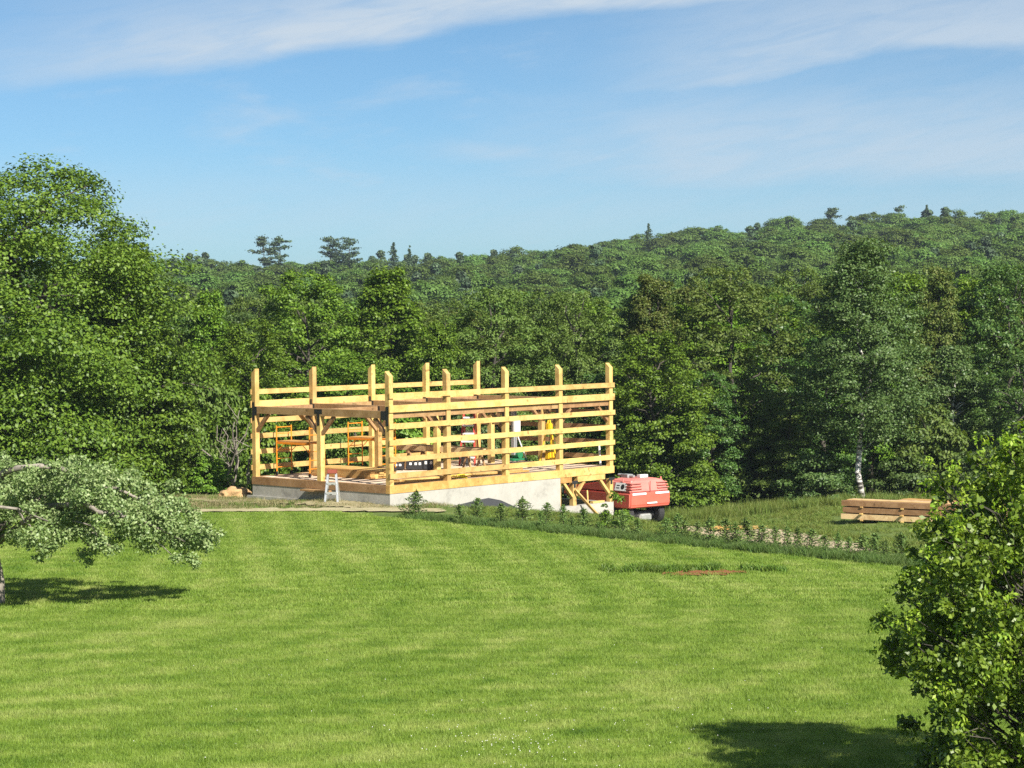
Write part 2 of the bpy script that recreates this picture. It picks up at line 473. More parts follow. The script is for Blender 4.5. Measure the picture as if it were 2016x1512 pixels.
def ribbon(name, centre, width, material, n=60, off=0.02, jag=0.15, across=6):
    """a sheet of ground cover following a centre line"""
    c = np.array(centre, float); d = np.r_[0, np.cumsum(np.hypot(*(np.diff(c, axis=0).T)))]
    t = np.linspace(0, d[-1], n); px, py = np.interp(t, d, c[:, 0]), np.interp(t, d, c[:, 1])
    wdt = np.interp(t, d, width if isinstance(width, (list, tuple)) else [width] * len(c))
    tx, ty = np.gradient(px), np.gradient(py); ln = np.hypot(tx, ty); nx_, ny_ = -ty / ln, tx / ln
    s = np.linspace(-0.5, 0.5, across)
    j = RNG.normal(0, jag, (2, n))
    W = s[:, None] * wdt[None, :]
    W[0] += j[0]; W[-1] += j[1]
    X = px[None, :] + nx_[None, :] * W; Y = py[None, :] + ny_[None, :] * W
    X, Y = X[::-1], Y[::-1]
    return tag(link(name, grid_mesh(name, X, Y, H(X, Y) + off), None, [material]), kind='structure')


ribbon('gravel_path', [(-24, 76.5), (-10, 76.6), (-6, 76.5), (-3.2, 76.0), (-2.4, 75.2)], [1.1, 1.1, 1.3, 1.5, .6], M['strip'], 120, 0.02, 0.12)
ribbon('bare_earth', [(-12, 82.6), (-9.6, 80.7), (-6.6, 78.6), (-4.3, 76.95), (-2.7, 75.8)], [.8, 2.2, 1.7, .9, .4], M['straw_soil'], 120, 0.015, 0.16)
ribbon('driveway', [(3.6, 88.0), (5.5, 86.5), (7.2, 82.5), (8.0, 78), (8.6, 73.5), (9.0, 69), (9.4, 65), (9.9, 61.5)], [2.0, 4.0, 5.5, 6.0, 5.6, 4.8, 3.4, 1.4], M['sand'], 120, 0.02, 0.16, 8)
ribbon('dirt_patch', [(3.7, 54.75), (4.3, 54.6), (5.0, 54.7), (5.8, 55.0)], [.2, .8, 1.0, .2], M['red_dirt'], 60, 0.035, 0.2)

# ------------------------------------------------------------------ scatter (only for what nobody could count)
def scatter(name, protos, P, rz, sc, ix, label, cat, sz=None):
    c = bpy.data.collections.new(name + '_kinds')
    for i, (pm, mt) in enumerate(protos):
        pm.materials.append(mt)
        c.objects.link(bpy.data.objects.new(f'{name}_kind_{i:02d}', pm))
    me = bpy.data.meshes.new(name); n = len(P)
    me.vertices.add(n); me.vertices.foreach_set('co', np.asarray(P, np.float32).ravel())
    for an, ty, arr in (('turn', 'FLOAT', rz), ('size', 'FLOAT', sc), ('pick', 'INT', ix), ('tall', 'FLOAT', sc if sz is None else sz)):
        at = me.attributes.new(an, ty, 'POINT'); at.data.foreach_set('value', np.asarray(arr, np.int32 if ty == 'INT' else np.float32))
    o = bpy.data.objects.new(name, me); COL.objects.link(o)
    ng = bpy.data.node_groups.new(name, 'GeometryNodeTree')
    ng.interface.new_socket('Geometry', in_out='INPUT', socket_type='NodeSocketGeometry')
    ng.interface.new_socket('Geometry', in_out='OUTPUT', socket_type='NodeSocketGeometry')
    N = ng.nodes.new; Lk = ng.links.new
    gi, go = N('NodeGroupInput'), N('NodeGroupOutput')
    ci = N('GeometryNodeCollectionInfo'); ci.inputs['Collection'].default_value = c
    ci.inputs['Separate Children'].default_value = True; ci.inputs['Reset Children'].default_value = True
    ip = N('GeometryNodeInstanceOnPoints'); ip.inputs['Pick Instance'].default_value = True
    def attr(nm, ty):
        a = N('GeometryNodeInputNamedAttribute'); a.data_type = ty; a.inputs['Name'].default_value = nm; return a.outputs['Attribute']
    ce = N('ShaderNodeCombineXYZ'); Lk(attr('turn', 'FLOAT'), ce.inputs[2])
    cs = N('ShaderNodeCombineXYZ'); sz_ = attr('size', 'FLOAT'); Lk(sz_, cs.inputs[0]); Lk(sz_, cs.inputs[1]); Lk(attr('tall', 'FLOAT'), cs.inputs[2])
    Lk(gi.outputs[0], ip.inputs['Points']); Lk(ci.outputs[0], ip.inputs['Instance']); Lk(attr('pick', 'INT'), ip.inputs['Instance Index'])
    Lk(ce.outputs[0], ip.inputs['Rotation']); Lk(cs.outputs[0], ip.inputs['Scale']); Lk(ip.outputs[0], go.inputs[0])
    md = o.modifiers.new('scatter', 'NODES'); md.node_group = ng
    return tag(o, label, cat, kind='stuff')


def blades(n, area, h, wd, lean, seed, round_patch=False):
    """n grass blades on a square (or disc) of side `area`"""
    r = np.random.default_rng(seed)
    if round_patch:
        a, q = r.uniform(0, 2 * PI, n), area / 2 * np.sqrt(r.uniform(0, 1, n)); bx, by = q * np.cos(a), q * np.sin(a)
    else:
        bx, by = r.uniform(-area / 2, area / 2, n), r.uniform(-area / 2, area / 2, n)
    a = r.uniform(0, 2 * PI, n); hh = h * r.uniform(0.55, 1.15, n); ww = wd * r.uniform(0.7, 1.3, n)
    la = r.uniform(0, 2 * PI, n); ll = lean * hh * r.uniform(0.3, 1.3, n)
    dx, dy = np.cos(a) * ww / 2, np.sin(a) * ww / 2; lx_, ly_ = np.cos(la) * ll, np.sin(la) * ll
    z = np.zeros(n)
    V = np.stack([np.stack([bx - dx, by - dy, z], 1), np.stack([bx + dx, by + dy, z], 1),
                  np.stack([bx + dx * .7 + lx_ * .35, by + dy * .7 + ly_ * .35, hh * .6], 1), np.stack([bx - dx * .7 + lx_ * .35, by - dy * .7 + ly_ * .35, hh * .6], 1),
                  np.stack([bx + dx * .12 + lx_, by + dy * .12 + ly_, hh], 1), np.stack([bx - dx * .12 + lx_, by - dy * .12 + ly_, hh], 1)], 1).reshape(-1, 3)
    k = np.arange(n)[:, None] * 6
    F = np.concatenate([k + np.array([[0, 1, 2, 3]]), k + np.array([[3, 2, 4, 5]])], 0)
    return np_mesh('blades', V, F)


def in_view(x, y, m=0.26): return abs(x) < m * y + 2


# mown lawn
pts = []
for yy in np.arange(27.5, 76, 0.95):
    for xx in np.arange(-0.25 * yy - 1, 0.25 * yy + 1, 0.95):
        if yy < row_edge(xx) - 0.3 and not (((xx - 4.75) / 1.0) ** 2 + ((yy - 54.75) / .6) ** 2 < 1): pts.append((xx, yy))
pts = np.array(pts) + RNG.uniform(-.1, .1, (len(pts), 2))
n = len(pts); far = (pts[:, 1] > 48).astype(int)
scatter('lawn_grass', [(blades(1700, 1.15, .060, .0065, .7, i), M['turf']) for i in range(4)] + [(blades(800, 1.15, .058, .012, .7, 20 + i), M['turf']) for i in range(4)],
        np.c_[pts, H(pts[:, 0], pts[:, 1])], RNG.integers(0, 4, n) * PI / 2, np.ones(n), RNG.integers(0, 4, n) + 4 * far,
        'short mown bright green lawn grass sloping down to the barn frame', 'grass', sz=RNG.uniform(.85, 1.15, n))

M['tallgrass'] = leafmat('hedgerow_grass', [(.065, .125, .026), (.105, .185, .040), (.16, .235, .06)], .35, .6, hue=.012)
M['meadow'] = leafmat('meadow_grass', [(.09, .15, .022), (.15, .215, .038), (.23, .265, .075)], .35, .6, hue=.015)
M['straw'] = leafmat('dry_grass', [(.10, .13, .035), (.22, .20, .09), (.34, .29, .16)], .25, .7, hue=.01)
M['weed'] = leafmat('weed_leaf', [(.07, .14, .018), (.11, .20, .025), (.17, .26, .04)], .35, .5)


def clump_pts(poly_fn, n, box):
    out = []
    while len(out) < n:
        x, y = RNG.uniform(box[0], box[1]), RNG.uniform(box[2], box[3])
        if poly_fn(x, y): out.append((x, y))
    return np.array(out)


# long grass along the seedling bed
t = RNG.uniform(-.04, 1.3, 620); o_ = RNG.uniform(.0, 1.0, 620) ** 1.3 * np.clip(.7 + t * .4, .7, 1.1)
bp = np.c_[-3.3 + 13 * t + .787 * o_, 72.3 - 15.95 * t + .617 * o_]
n = len(bp)
scatter('bed_grass', [(blades(130, .6, .46, .016, .45, 40 + i, True), M['tallgrass']) for i in range(4)], np.c_[bp, H(bp[:, 0], bp[:, 1]) - .02],
        RNG.uniform(0, 6.28, n), RNG.uniform(.7, 1.15, n), RNG.integers(0, 4, n), 'long blue-green grass along the bed of young spruces', 'grass',
        sz=RNG.uniform(.45, .95, n) * np.clip(.55 + t * .12, .45, .7))


def driveway_clear(x, y):
    c = [(3.6, 88.0), (5.5, 86.5), (7.2, 82.5), (8.0, 78), (8.6, 73.5), (9.0, 69), (9.4, 65), (9.9, 61.5)]
    return min(math.hypot(x - a, y - b) for (p, q), (r_, s_) in zip(c, c[1:]) for a, b in [(p + (r_ - p) * k / 6, q + (s_ - q) * k / 6) for k in range(7)]) > (2.9 if y < 84 else 2.2)


def meadow_ok(x, y):
    s = (x + 3.3) * .787 + (y - 72.9) * .617
    u = (x - BX) * math.cos(BYAW) + (y - BY) * math.sin(BYAW); v = -(x - BX) * math.sin(BYAW) + (y - BY) * math.cos(BYAW)
    return s > 1.6 and not (-.4 < u < 12.6 and -.4 < v < 7.7) and driveway_clear(x, y) and in_view(x, y) and x > -1.5 and not (12 < x < 18.5 and 74 < y < 86.5 and RNG.random() < .75)


mp_ = clump_pts(meadow_ok, 3800, (-1.5, 26, 56, 101)); n = len(mp_)
scatter('meadow_grass', [(blades(90, .7, .36, .018, .5, 60 + i, True), M['meadow']) for i in range(4)], np.c_[mp_, H(mp_[:, 0], mp_[:, 1]) - .03],
        RNG.uniform(0, 6.28, n), RNG.uniform(.7, 1.3, n), RNG.integers(0, 4, n), 'rough yellow-green meadow grass between driveway and tree line', 'grass',
        sz=np.where(mp_[:, 1] > 92, RNG.uniform(.9, 1.6, n), RNG.uniform(.2, .5, n)))

rp = clump_pts(lambda x, y: 77.0 < y < 84.5 - .62 * max(0, x + 9.6) + RNG.uniform(-.3, .0) and not (-(x - BX) * math.sin(BYAW) + (y - BY) * math.cos(BYAW) < 7.4 and (x - BX) * math.cos(BYAW) + (y - BY) * math.sin(BYAW) > -.1 and -(x - BX) * math.sin(BYAW) + (y - BY) * math.cos(BYAW) > -.1), 620, (-20, -2.0, 76.8, 85))
n = len(rp)
scatter('rough_grass', [(blades(45, .6, .10, .012, .9, 80 + i, True), M['straw' if i < 4 else 'weed']) for i in range(5)], np.c_[rp, H(rp[:, 0], rp[:, 1]) - .02],
        RNG.uniform(0, 6.28, n), RNG.uniform(.8, 1.5, n), RNG.integers(0, 5, n), 'rough half-dry grass between gravel path and concrete wall', 'grass', sz=RNG.uniform(.5, 1.6, n))

wp = np.r_[RNG.normal((3.3, 55.4), (.45, .25), (40, 2)), RNG.normal((4.6, 55.6), (.8, .12), (22, 2)), RNG.normal((6.3, 55.2), (.3, .12), (12, 2))]; n = len(wp)
scatter('weed_tuft', [(blades(60, .35, .17, .03, .8, 90 + i, True), M['weed']) for i in range(3)], np.c_[wp, H(wp[:, 0], wp[:, 1])],
        RNG.uniform(0, 6.28, n), RNG.uniform(.6, 1.1, n), RNG.integers(0, 3, n), 'low leafy weeds round the bare red soil patch', 'weeds')

# clover heads in the lawn
m_, b_, p_ = mat('clover_white'); p_.inputs['Base Color'].default_value = (.62, .62, .56, 1)
bm = bmesh.new(); bmesh.ops.create_icosphere(bm, subdivisions=1, radius=.0075); cm = bpy.data.meshes.new('clover'); bm.to_mesh(cm); bm.free()
clp = np.r_[RNG.normal((.1, 31.6), (.5, .9), (70, 2)), RNG.normal((1.5, 33), (2.2, 1.5), (60, 2)), np.c_[RNG.uniform(-6, 6, 45), RNG.uniform(30, 42, 45)]]; n = len(clp)
scatter('clover_flowers', [(cm, m_)], np.c_[clp, H(clp[:, 0], clp[:, 1]) + .055], np.zeros(n), RNG.uniform(.7, 1.2, n), np.zeros(n, int), 'white clover heads dotted in the lawn grass', 'flowers')

# ------------------------------------------------------------------ foliage
def leaves(P, Nrm, length, width, r, fold=0.18, droop=None):
    """one folded kite per point: P (n,3), normals (n,3)"""
    n = len(P); Nrm = Nrm / (np.linalg.norm(Nrm, axis=1, keepdims=True) + 1e-9)
    a = r.normal(size=(n, 3))
    if droop is not None: a = a * .7 + droop
    T = a - (a * Nrm).sum(1, keepdims=True) * Nrm; T /= np.linalg.norm(T, axis=1, keepdims=True) + 1e-9
    S = np.cross(Nrm, T); L = (length * r.uniform(.65, 1.3, n))[:, None]; Wd = (width * r.uniform(.7, 1.25, n))[:, None]
    V = np.stack([P - T * L * .5, P - T * L * .02 + S * Wd * .5 + Nrm * L * fold, P + T * L * .5, P - T * L * .02 - S * Wd * .5 + Nrm * L * fold], 1).reshape(-1, 3)
    F = np.arange(4 * n).reshape(n, 4)
    return V, F


def clump_leaves(C, R, per, r, flat=.65, shell=.55, up=.55, out=.8, rnd=.75, below=.25):
    """leaf points + normals on ellipsoidal clumps; C (k,3), R (k,), per (k,) counts"""
    idx = np.repeat(np.arange(len(C)), per); n = len(idx)
    d = r.normal(size=(n, 3)); d /= np.linalg.norm(d, axis=1, keepdims=True)
    flip = (d[:, 2] < 0) & (r.random(n) > below); d[flip, 2] *= -1
    rad = (shell + (1 - shell) * r.random(n) ** .7) * R[idx] * (1 + .18 * r.normal(size=n))
    off = d * rad[:, None]; off[:, 2] *= flat
    P = C[idx] + off
    N = d * out + np.array([0, 0, up]) + r.normal(size=(n, 3)) * rnd
    return P, N


def limb(mb, p, q, r0, r1, r, n=5, sag=.12, sides=5):
    p, q = np.array(p, float), np.array(q, float); L = np.linalg.norm(q - p)
    pts = []
    for i in range(n + 1):
        t_ = i / n; w_ = p * (1 - t_) + q * t_; w_[2] += math.sin(PI * t_) * sag * L
        if 0 < i < n: w_ += r.normal(size=3) * L * .035
        pts.append(w_)
    mb.tube(pts, [r0 + (r1 - r0) * i / n for i in range(n + 1)], sides)


def make_tree(name, h, R, cb, k, per, leaf, lw, leaf_mats, bark, seed, profile='round', clump=(.2, .34), trunk_r=.16, flat=.62, limbs=16, young=0.0, lean=0.0, up=.55, gap=.12, hollow=.45, below=.15):
    """broadleaf tree in its own space (base at the origin): trunk + crown"""
    r = np.random.default_rng(seed)
    root = empty(name, (0, 0, 0))
    z = r.uniform(0, 1, k) ** (.85)
    if profile == 'round': prof = np.sqrt(np.clip(1 - ((z - .42) / .62) ** 2, .05, 1))
    elif profile == 'spread': prof = np.sqrt(np.clip(1 - ((z - .35) / .72) ** 2, .05, 1))
    elif profile == 'tall': prof = np.clip(1.05 - z, .12, 1) ** .65 * np.clip(.55 + z * 1.6, 0, 1)
    elif profile == 'bush': prof = np.sqrt(np.clip(1.02 - z ** 2, .08, 1))
    a = r.uniform(0, 2 * PI, k)
    lobes = 1 + .16 * np.sin(a * 3 + seed) + .12 * np.sin(a * 5 + 2 * seed + z * 7) + .10 * r.normal(size=k)
    rad = R * prof * lobes * (hollow + (1 - hollow) * np.sqrt(r.random(k))) 
    C = np.c_[rad * np.cos(a) + lean * z * h, rad * np.sin(a), cb + (h - cb) * z * .97]
    keep = r.random(k) > gap; C = C[keep]; k = len(C)
    Rc = R * r.uniform(clump[0], clump[1], k) * (1.15 - .45 * z[keep])
    C[:, 2] -= Rc * .35
    cnt = np.maximum(8, (per * (Rc / Rc.mean()) ** 2).astype(int))
    P, N = clump_leaves(C, Rc, cnt, r, flat=flat, up=up, below=below)
    ctr = np.array([0, 0, cb + (h - cb) * .45]); N += .5 * (P - ctr) / (np.linalg.norm(P - ctr, axis=1, keepdims=True) + 1e-6)
    V, F = leaves(P, N, leaf, leaf * lw, r)
    link('crown', np_mesh('crown', V, F), root, [leaf_mats])
    mb = MB()
    top = np.array([lean * h * .7, 0, cb + (h - cb) * .78])
    nseg = 7; tp = []
    for i in range(nseg + 1):
        t_ = i / nseg; p = top * t_ + np.r_[r.normal(size=2) * .02 * h * t_ * (1 - t_) * 4, 0]; tp.append(p)
    mb.tube(tp, [trunk_r * (1.25 - 1.1 * i / nseg) for i in range(nseg + 1)], 8)
    order = r.permutation(k)[:limbs]
    for j in order:
        c = C[j]; zt = min(top[2] * .95, max(cb * .6, c[2] - .55 * math.hypot(c[0], c[1])))
        i = min(nseg - 1, int(zt / top[2] * nseg)); fr = zt / top[2] * nseg - i
        p = tp[i] * (1 - fr) + tp[i + 1] * fr
        limb(mb, p, c, trunk_r * .38, trunk_r * .07, r)
    tr = mb.build('trunk', bark, root, smooth=True)
    return root


M['bark'] = simple('grey_brown_bark', (.055, .048, .038), .9, vary=.4, scale=6)
M['bark_grey'] = simple('weathered_grey_bark', (.21, .185, .155), .9, vary=.35, scale=5)


def birchbark():
    m, b, p = mat('white_birch_bark')
    tc = b.n('ShaderNodeTexCoord'); mp = b.n('ShaderNodeMapping'); b.L.new(tc.outputs['Object'], mp.inputs[0]); mp.inputs['Scale'].default_value = (2.2, 2.2, 5.5)
    n1 = b.noise(mp.outputs[0], 1.0, 4, .65, .4)
    c = b.ramp(n1, [(.40, (.03, .027, .024)), (.47, (.28, .26, .23)), (.53, (.62, .59, .54)), (.7, (.70, .68, .63))])
    b.L.new(c, p.inputs['Base Color']); p.inputs['Roughness'].default_value = .7
    return m


M['birch'] = birchbark()
LM = {
    'maple': leafmat('maple_leaf', [(0.069, 0.145, 0.014), (0.111, 0.214, 0.019), (0.172, 0.283, 0.030)], .30, .5, .35),
    'bigmaple': leafmat('big_maple_leaf', [(0.058, 0.123, 0.011), (0.095, 0.182, 0.016), (0.153, 0.252, 0.028)], .24, .5, .35),
    'olive': leafmat('ash_leaf', [(.072, .130, .020), (.105, .172, .030), (.150, .215, .048)], .30, .55, .3),
    'dark': leafmat('dark_leaf', [(0.043, 0.102, 0.019), (0.070, 0.148, 0.027), (0.115, 0.195, 0.041)], .30, .45, .45),
    'birch': leafmat('birch_leaf', [(.058, .115, .026), (.086, .155, .040), (.130, .195, .058)], .3, .5, .4),
    'rust': leafmat('rusty_leaf', [(.075, .118, .022), (.110, .152, .030), (.160, .178, .046)], .3, .55, .3),
    'apple': leafmat('apple_leaf', [(.115, .185, .050), (.180, .260, .085), (.30, .365, .160)], .25, .5, .5, tint=(1.1, 1.15, .6)),
    'bush': leafmat('pear_leaf', [(.090, .175, .016), (.140, .245, .024), (.21, .325, .040)], .33, .45, .5),
    'young': leafmat('young_leaf', [(.160, .275, .022), (.240, .360, .033), (.330, .420, .060)], .4, .5, .3),
    'pine': leafmat('pine_needles', [(0.041, 0.077, 0.034), (0.058, 0.102, 0.046), (0.084, 0.132, 0.060)], .15, .6, .3, hue=.01),
    'spruce': leafmat('spruce_needles', [(.065, .135, .028), (.115, .200, .045), (.200, .290, .070)], .2, .55, .3),
    'hill': leafmat('hill_leaf', [(.066, .130, .022), (.090, .165, .032), (.118, .195, .044)], .28, .6, .25, hue=.018, val=.65),
}

# --- prototypes of the wood's edge (moved to their first place below)
PROTO = {}


def proto(key, **kw): PROTO[key] = dict(kw=kw, root=None, H=kw['h'], R=kw['R'])


proto('maple', name='maple_tree', h=10.4, R=2.9, cb=1.2, k=270, per=140, leaf=.155, lw=.7, leaf_mats=LM['maple'], bark=M['bark'], seed=11, profile='round', up=.95, below=.08, clump=(.13, .25), flat=.85)
proto('maple2', name='maple_tree', h=10.0, R=2.7, cb=1.0, k=270, per=140, leaf=.155, lw=.7, leaf_mats=LM['maple'], bark=M['bark'], seed=12, profile='tall', up=.95, below=.08, clump=(.13, .26), flat=.9)
proto('ash', name='ash_tree', h=10.0, R=2.6, cb=1.3, k=300, per=130, leaf=.135, lw=.5, leaf_mats=LM['olive'], bark=M['bark'], seed=13, profile='round', clump=(.11, .21), flat=.95, up=.35)
proto('oak', name='oak_tree', h=10.8, R=3.0, cb=1.0, k=280, per=135, leaf=.15, lw=.6, leaf_mats=LM['olive'], bark=M['bark'], seed=14, profile='round', clump=(.12, .23), flat=.85)
proto('rust', name='broadleaf_tree', h=10.5, R=2.5, cb=1.2, k=270, per=135, leaf=.135, lw=.55, leaf_mats=LM['rust'], bark=M['bark'], seed=15, profile='tall', clump=(.12, .22), flat=.9)
proto('dark', name='broadleaf_tree', h=10.8, R=2.8, cb=1.0, k=270, per=140, leaf=.15, lw=.65, leaf_mats=LM['dark'], bark=M['bark'], seed=16, profile='round', clump=(.13, .24), flat=.85)
proto('birch', name='birch_tree', h=11.6, R=2.9, cb=2.9, k=380, per=130, leaf=.125, lw=.6, leaf_mats=LM['birch'], bark=M['birch'], seed=17, profile='tall', clump=(.13, .22), flat=.85, trunk_r=.105, up=.3, gap=.0, hollow=.25, limbs=8)
proto('birch2', name='birch_tree', h=6.8, R=2.1, cb=.8, k=220, per=130, leaf=.125, lw=.6, leaf_mats=LM['birch'], bark=M['birch'], seed=18, profile='tall', clump=(.16, .26), flat=.85, trunk_r=.10, up=.3)
proto('shrub', name='shrub', h=3.0, R=1.6, cb=.15, k=80, per=130, leaf=.14, lw=.6, leaf_mats=LM['birch'], bark=M['bark'], seed=19, profile='bush', clump=(.2, .33), trunk_r=.05, flat=.75, limbs=10)
proto('shrub2', name='shrub', h=3.0, R=1.6, cb=.15, k=80, per=130, leaf=.16, lw=.65, leaf_mats=LM['maple'], bark=M['bark'], seed=20, profile='bush', clump=(.2, .36), trunk_r=.05, flat=.65, limbs=10)
proto('shrub3', name='shrub', h=3.0, R=1.6, cb=.15, k=80, per=130, leaf=.15, lw=.6, leaf_mats=LM['olive'], bark=M['bark'], seed=21, profile='bush', clump=(.18, .33), trunk_r=.05, flat=.8, limbs=10)


def plant(key, x, y, Hh, Rr, label, cat='tree', group='trees along the edge of the wood', rz=None, name=None):
    p = PROTO[key]
    rz = RNG.uniform(0, 6.28) if rz is None else rz
    Hh *= 1.05 if cat == 'tree' else 1.0
    s = (Rr / p['R'], Rr / p['R'], Hh / p['H'])
    if p['root'] is None:
        p['root'] = make_tree(**p['kw']); o = p['root']; o.location = (x, y, hz(x, y) - .05); o.rotation_euler = (0, 0, rz); o.scale = s
    else:
        o = copy_thing(p['root'], (x, y, hz(x, y) - .05), rz, s)
    if name: o.name = name
    return tag(o, label, cat, group)


EDGE = [
    ('maple2', -13.4, 99, 9.0, 1.9, 'narrow yellow-green maple left of the barn behind the grey-stemmed thicket'),
    ('maple', -11.3, 97, 7.7, 2.1, 'low dense maple standing just behind the barn\'s far left corner post'),
    ('maple', -9.5, 102, 10.3, 2.8, 'bright green maple, left of the twin maples with pointed tops behind the barn'),
    ('maple2', -5.7, 104, 10.7, 3.0, 'bright green maple, right of the twin maples with pointed tops behind the barn'),
    ('maple', -7.0, 96, 6.6, 2.2, 'short leafy maple in front of the two twin maples, close behind the barn'),
    ('maple2', -3.2, 100, 8.2, 1.8, 'small maple between the twin maples and the olive ash behind the barn'),
    ('ash', -0.8, 106, 10.0, 2.9, 'broad olive-green ash behind the middle of the barn frame'),
    ('ash', 2.9, 106, 10.0, 2.5, 'olive-green ash behind the barn\'s right end, left of the rusty-topped tree'),
    ('rust', 6.9, 108, 11.0, 2.5, 'tree with a rusty brown top beside the right end of the barn'),
    ('maple', 6.2, 97, 7.9, 2.4, 'bright maple with layered boughs right behind the red boom lift'),
    ('oak', 10.2, 103, 10.8, 3.3, 'large olive-green oak between the boom lift and the white-trunked birch'),
    ('dark', 4.1, 99, 6.2, 1.9, 'dark leafy tree close behind the barn\'s far right corner'),
    ('dark', 8.6, 99, 6.2, 2.0, 'dark understorey tree in the shade below the large olive oak'),
    ('dark', 14.6, 104, 7.4, 2.3, 'dark-leaved tree in the gap left of the tall birch'),
    ('oak', 12.3, 98, 4.9, 1.9, 'young oak at the meadow edge left of the white birch trunk'),
    ('rust', 20.8, 108, 10.8, 2.2, 'slim reddish-green tree just right of the tall birch crown'),
    ('birch2', 20.0, 100, 6.7, 2.3, 'smaller birch right of the tall white-trunked birch'),
    ('dark', 24.2, 108, 10.9, 2.8, 'tall dark green tree at the right edge of the wood'),
    ('dark', 22.6, 98, 6.3, 2.1, 'shiny dark-leaved tree above the young pear at the lawn\'s right side'),
    ('birch', 15.0, 94.7, 11.0, 3.3, 'tall birch with a white and black trunk behind the lumber'),
]
for k_, x, y, hh, rr, lb in EDGE: plant(k_, x, y, hh, rr, lb)
SHRUBS = [
    ('shrub3', 10.7, 99.5, 3.8, 1.6, 'olive shrub in shade at the meadow\'s back edge below the oak'),
    ('shrub', 13.1, 95.2, 2.4, 1.5, 'pale green shrub just left of the white birch trunk'),
    ('shrub', 17.0, 95.2, 2.2, 1.5, 'pale green shrub just right of the white birch trunk'),
    ('shrub3', 17.9, 96, 4.3, 1.9, 'tall rounded olive bush right of the birch behind the lumber'),
    ('shrub', 19.6, 93.5, 2.4, 1.5, 'grey-green shrub behind the right end of the lumber stacks'),
    ('shrub2', 8.0, 97.0, 2.4, 1.3, 'small dark shrub behind the rear of the boom lift'),
    ('shrub2', -11.9, 86.2, 1.5, 1.0, 'low bright ferny shrub beside the tan sand heap'),
    ('shrub3', -12.4, 88.5, 5.2, 1.6, 'tangled thicket with bare grey stems left of the barn'),
    ('shrub2', -14.4, 86.5, 3.2, 1.5, 'dark shrub under the big maple left of the thicket'),
    ('shrub2', -10.6, 90.5, 4.5, 1.6, 'leafy shrub behind the barn\'s left corner beside the thicket'),
    ('shrub3', -7.8, 93.5, 4.2, 1.7, 'shrub seen through the barn\'s left bay behind the first scaffold'),
    ('shrub2', -5.0, 95.5, 4.3, 1.8, 'shrub seen through the barn behind the second scaffold'),
    ('shrub', -2.0, 97.0, 4.4, 1.8, 'shrub seen through the middle of the barn behind the red ladder'),
    ('shrub3', 1.2, 98.0, 4.6, 1.9, 'shrub seen through the right bays of the barn behind the grey mast'),
]
for k_, x, y, hh, rr, lb in SHRUBS: plant(k_, x, y, hh, rr, lb, 'shrub', 'shrubs at the foot of the wood')

# grey dead stems in the thicket
mb = MB(); r_ = np.random.default_rng(5)
for i in range(11):
    a = r_.uniform(-1.3, 1.5); b = np.array([r_.normal(0, .35), -.9 + r_.normal(0, .25), 0]); tip = b + np.array([math.sin(a) * 1.5, -.7 + r_.normal(0, .3), r_.uniform(1.6, 4.0)])
    limb(mb, b, tip, .045, .012, r_, 6, .05, 5)
    for q in range(3):
        f = r_.uniform(.45, .9); m0 = b + (tip - b) * f; limb(mb, m0, m0 + np.array([r_.normal(0, .4), -.2, r_.uniform(.2, .8)]), .022, .006, r_, 4, .05, 4)
dead = mb.build('dead_shrub', M['bark_grey'], smooth=True); dead.location = (-11.3, 87.9, hz(-11.3, 87.9))
tag(dead, 'bare grey branching dead stems in front of the thicket left of the barn', 'dead shrub')

# second rows of the wood, hidden but for their tops and gaps
for row, (y0_, n_) in enumerate(((111, 21), (117, 22), (124, 22))):
    for i in range(n_):
        x = (-.27 + .54 * (i + .5 + RNG.uniform(-.3, .3)) / n_) * y0_; y = y0_ + RNG.uniform(-2, 2)
        if x < -18: continue
        k_ = ['maple', 'ash', 'dark', 'oak', 'maple2', 'rust', 'birch'][int(RNG.choice(7, p=[.2, .22, .16, .18, .14, .04, .06]))]
        tops = 6.2 + 1.3 * sst(0, 20, x) + RNG.uniform(-.9, .5)
        plant(k_, x, y, tops - hz(x, y), RNG.uniform(2.5, 3.2), 'broadleaf tree in the back rows of the wood, its top between the front trees', group='back-row trees of the wood')
for (x, y, hh, rr) in ((-20, 92, 10, 3.2), (-24, 88, 11, 3.4), (-16.5, 93, 8.5, 2.6), (-15.2, 100, 7.8, 2.4), (-18.5, 101, 9, 2.8), (-27, 97, 11, 3.4)):
    plant('dark', x, y, hh, rr, 'dark tree behind the big maples at the left edge of the wood', group='trees behind the big maples')

# --- the big maples at the left
def big_maple(x, y, h, R, cb, k, per, seed, label, profile='spread', gap=.1, clump=(.11, .27), trunk_r=.28):
    o = make_tree('maple_tree', h, R, cb, k, int(per * 1.25), .14, .72, LM['bigmaple'], M['bark'], seed, profile, clump, trunk_r, .72, 20, gap=.15, hollow=.7, below=.06, up=1.0)
    o.location = (x, y, hz(x, y) - .05); o.rotation_euler = (0, 0, seed * .7)
    return tag(o, label, 'tree', 'big maples left of the barn')


big_maple(-18.0, 80.5, 12.6, 5.7, .9, 540, 190, 35, 'tallest broad maple with a ragged crown at the left edge of the lawn')
big_maple(-14.4, 82.6, 9.9, 3.0, .5, 210, 180, 36, 'maple with a ragged sloping top on the right flank of the tallest maple', 'tall')
big_maple(-20.2, 77.5, 11.3, 3.8, .6, 180, 180, 33, 'broad maple at the far left, partly outside the picture')
big_maple(-15.6, 77.2, 4.1, 1.7, .4, 80, 150, 34, 'low spray of maple boughs in front of the tallest maple', 'bush')

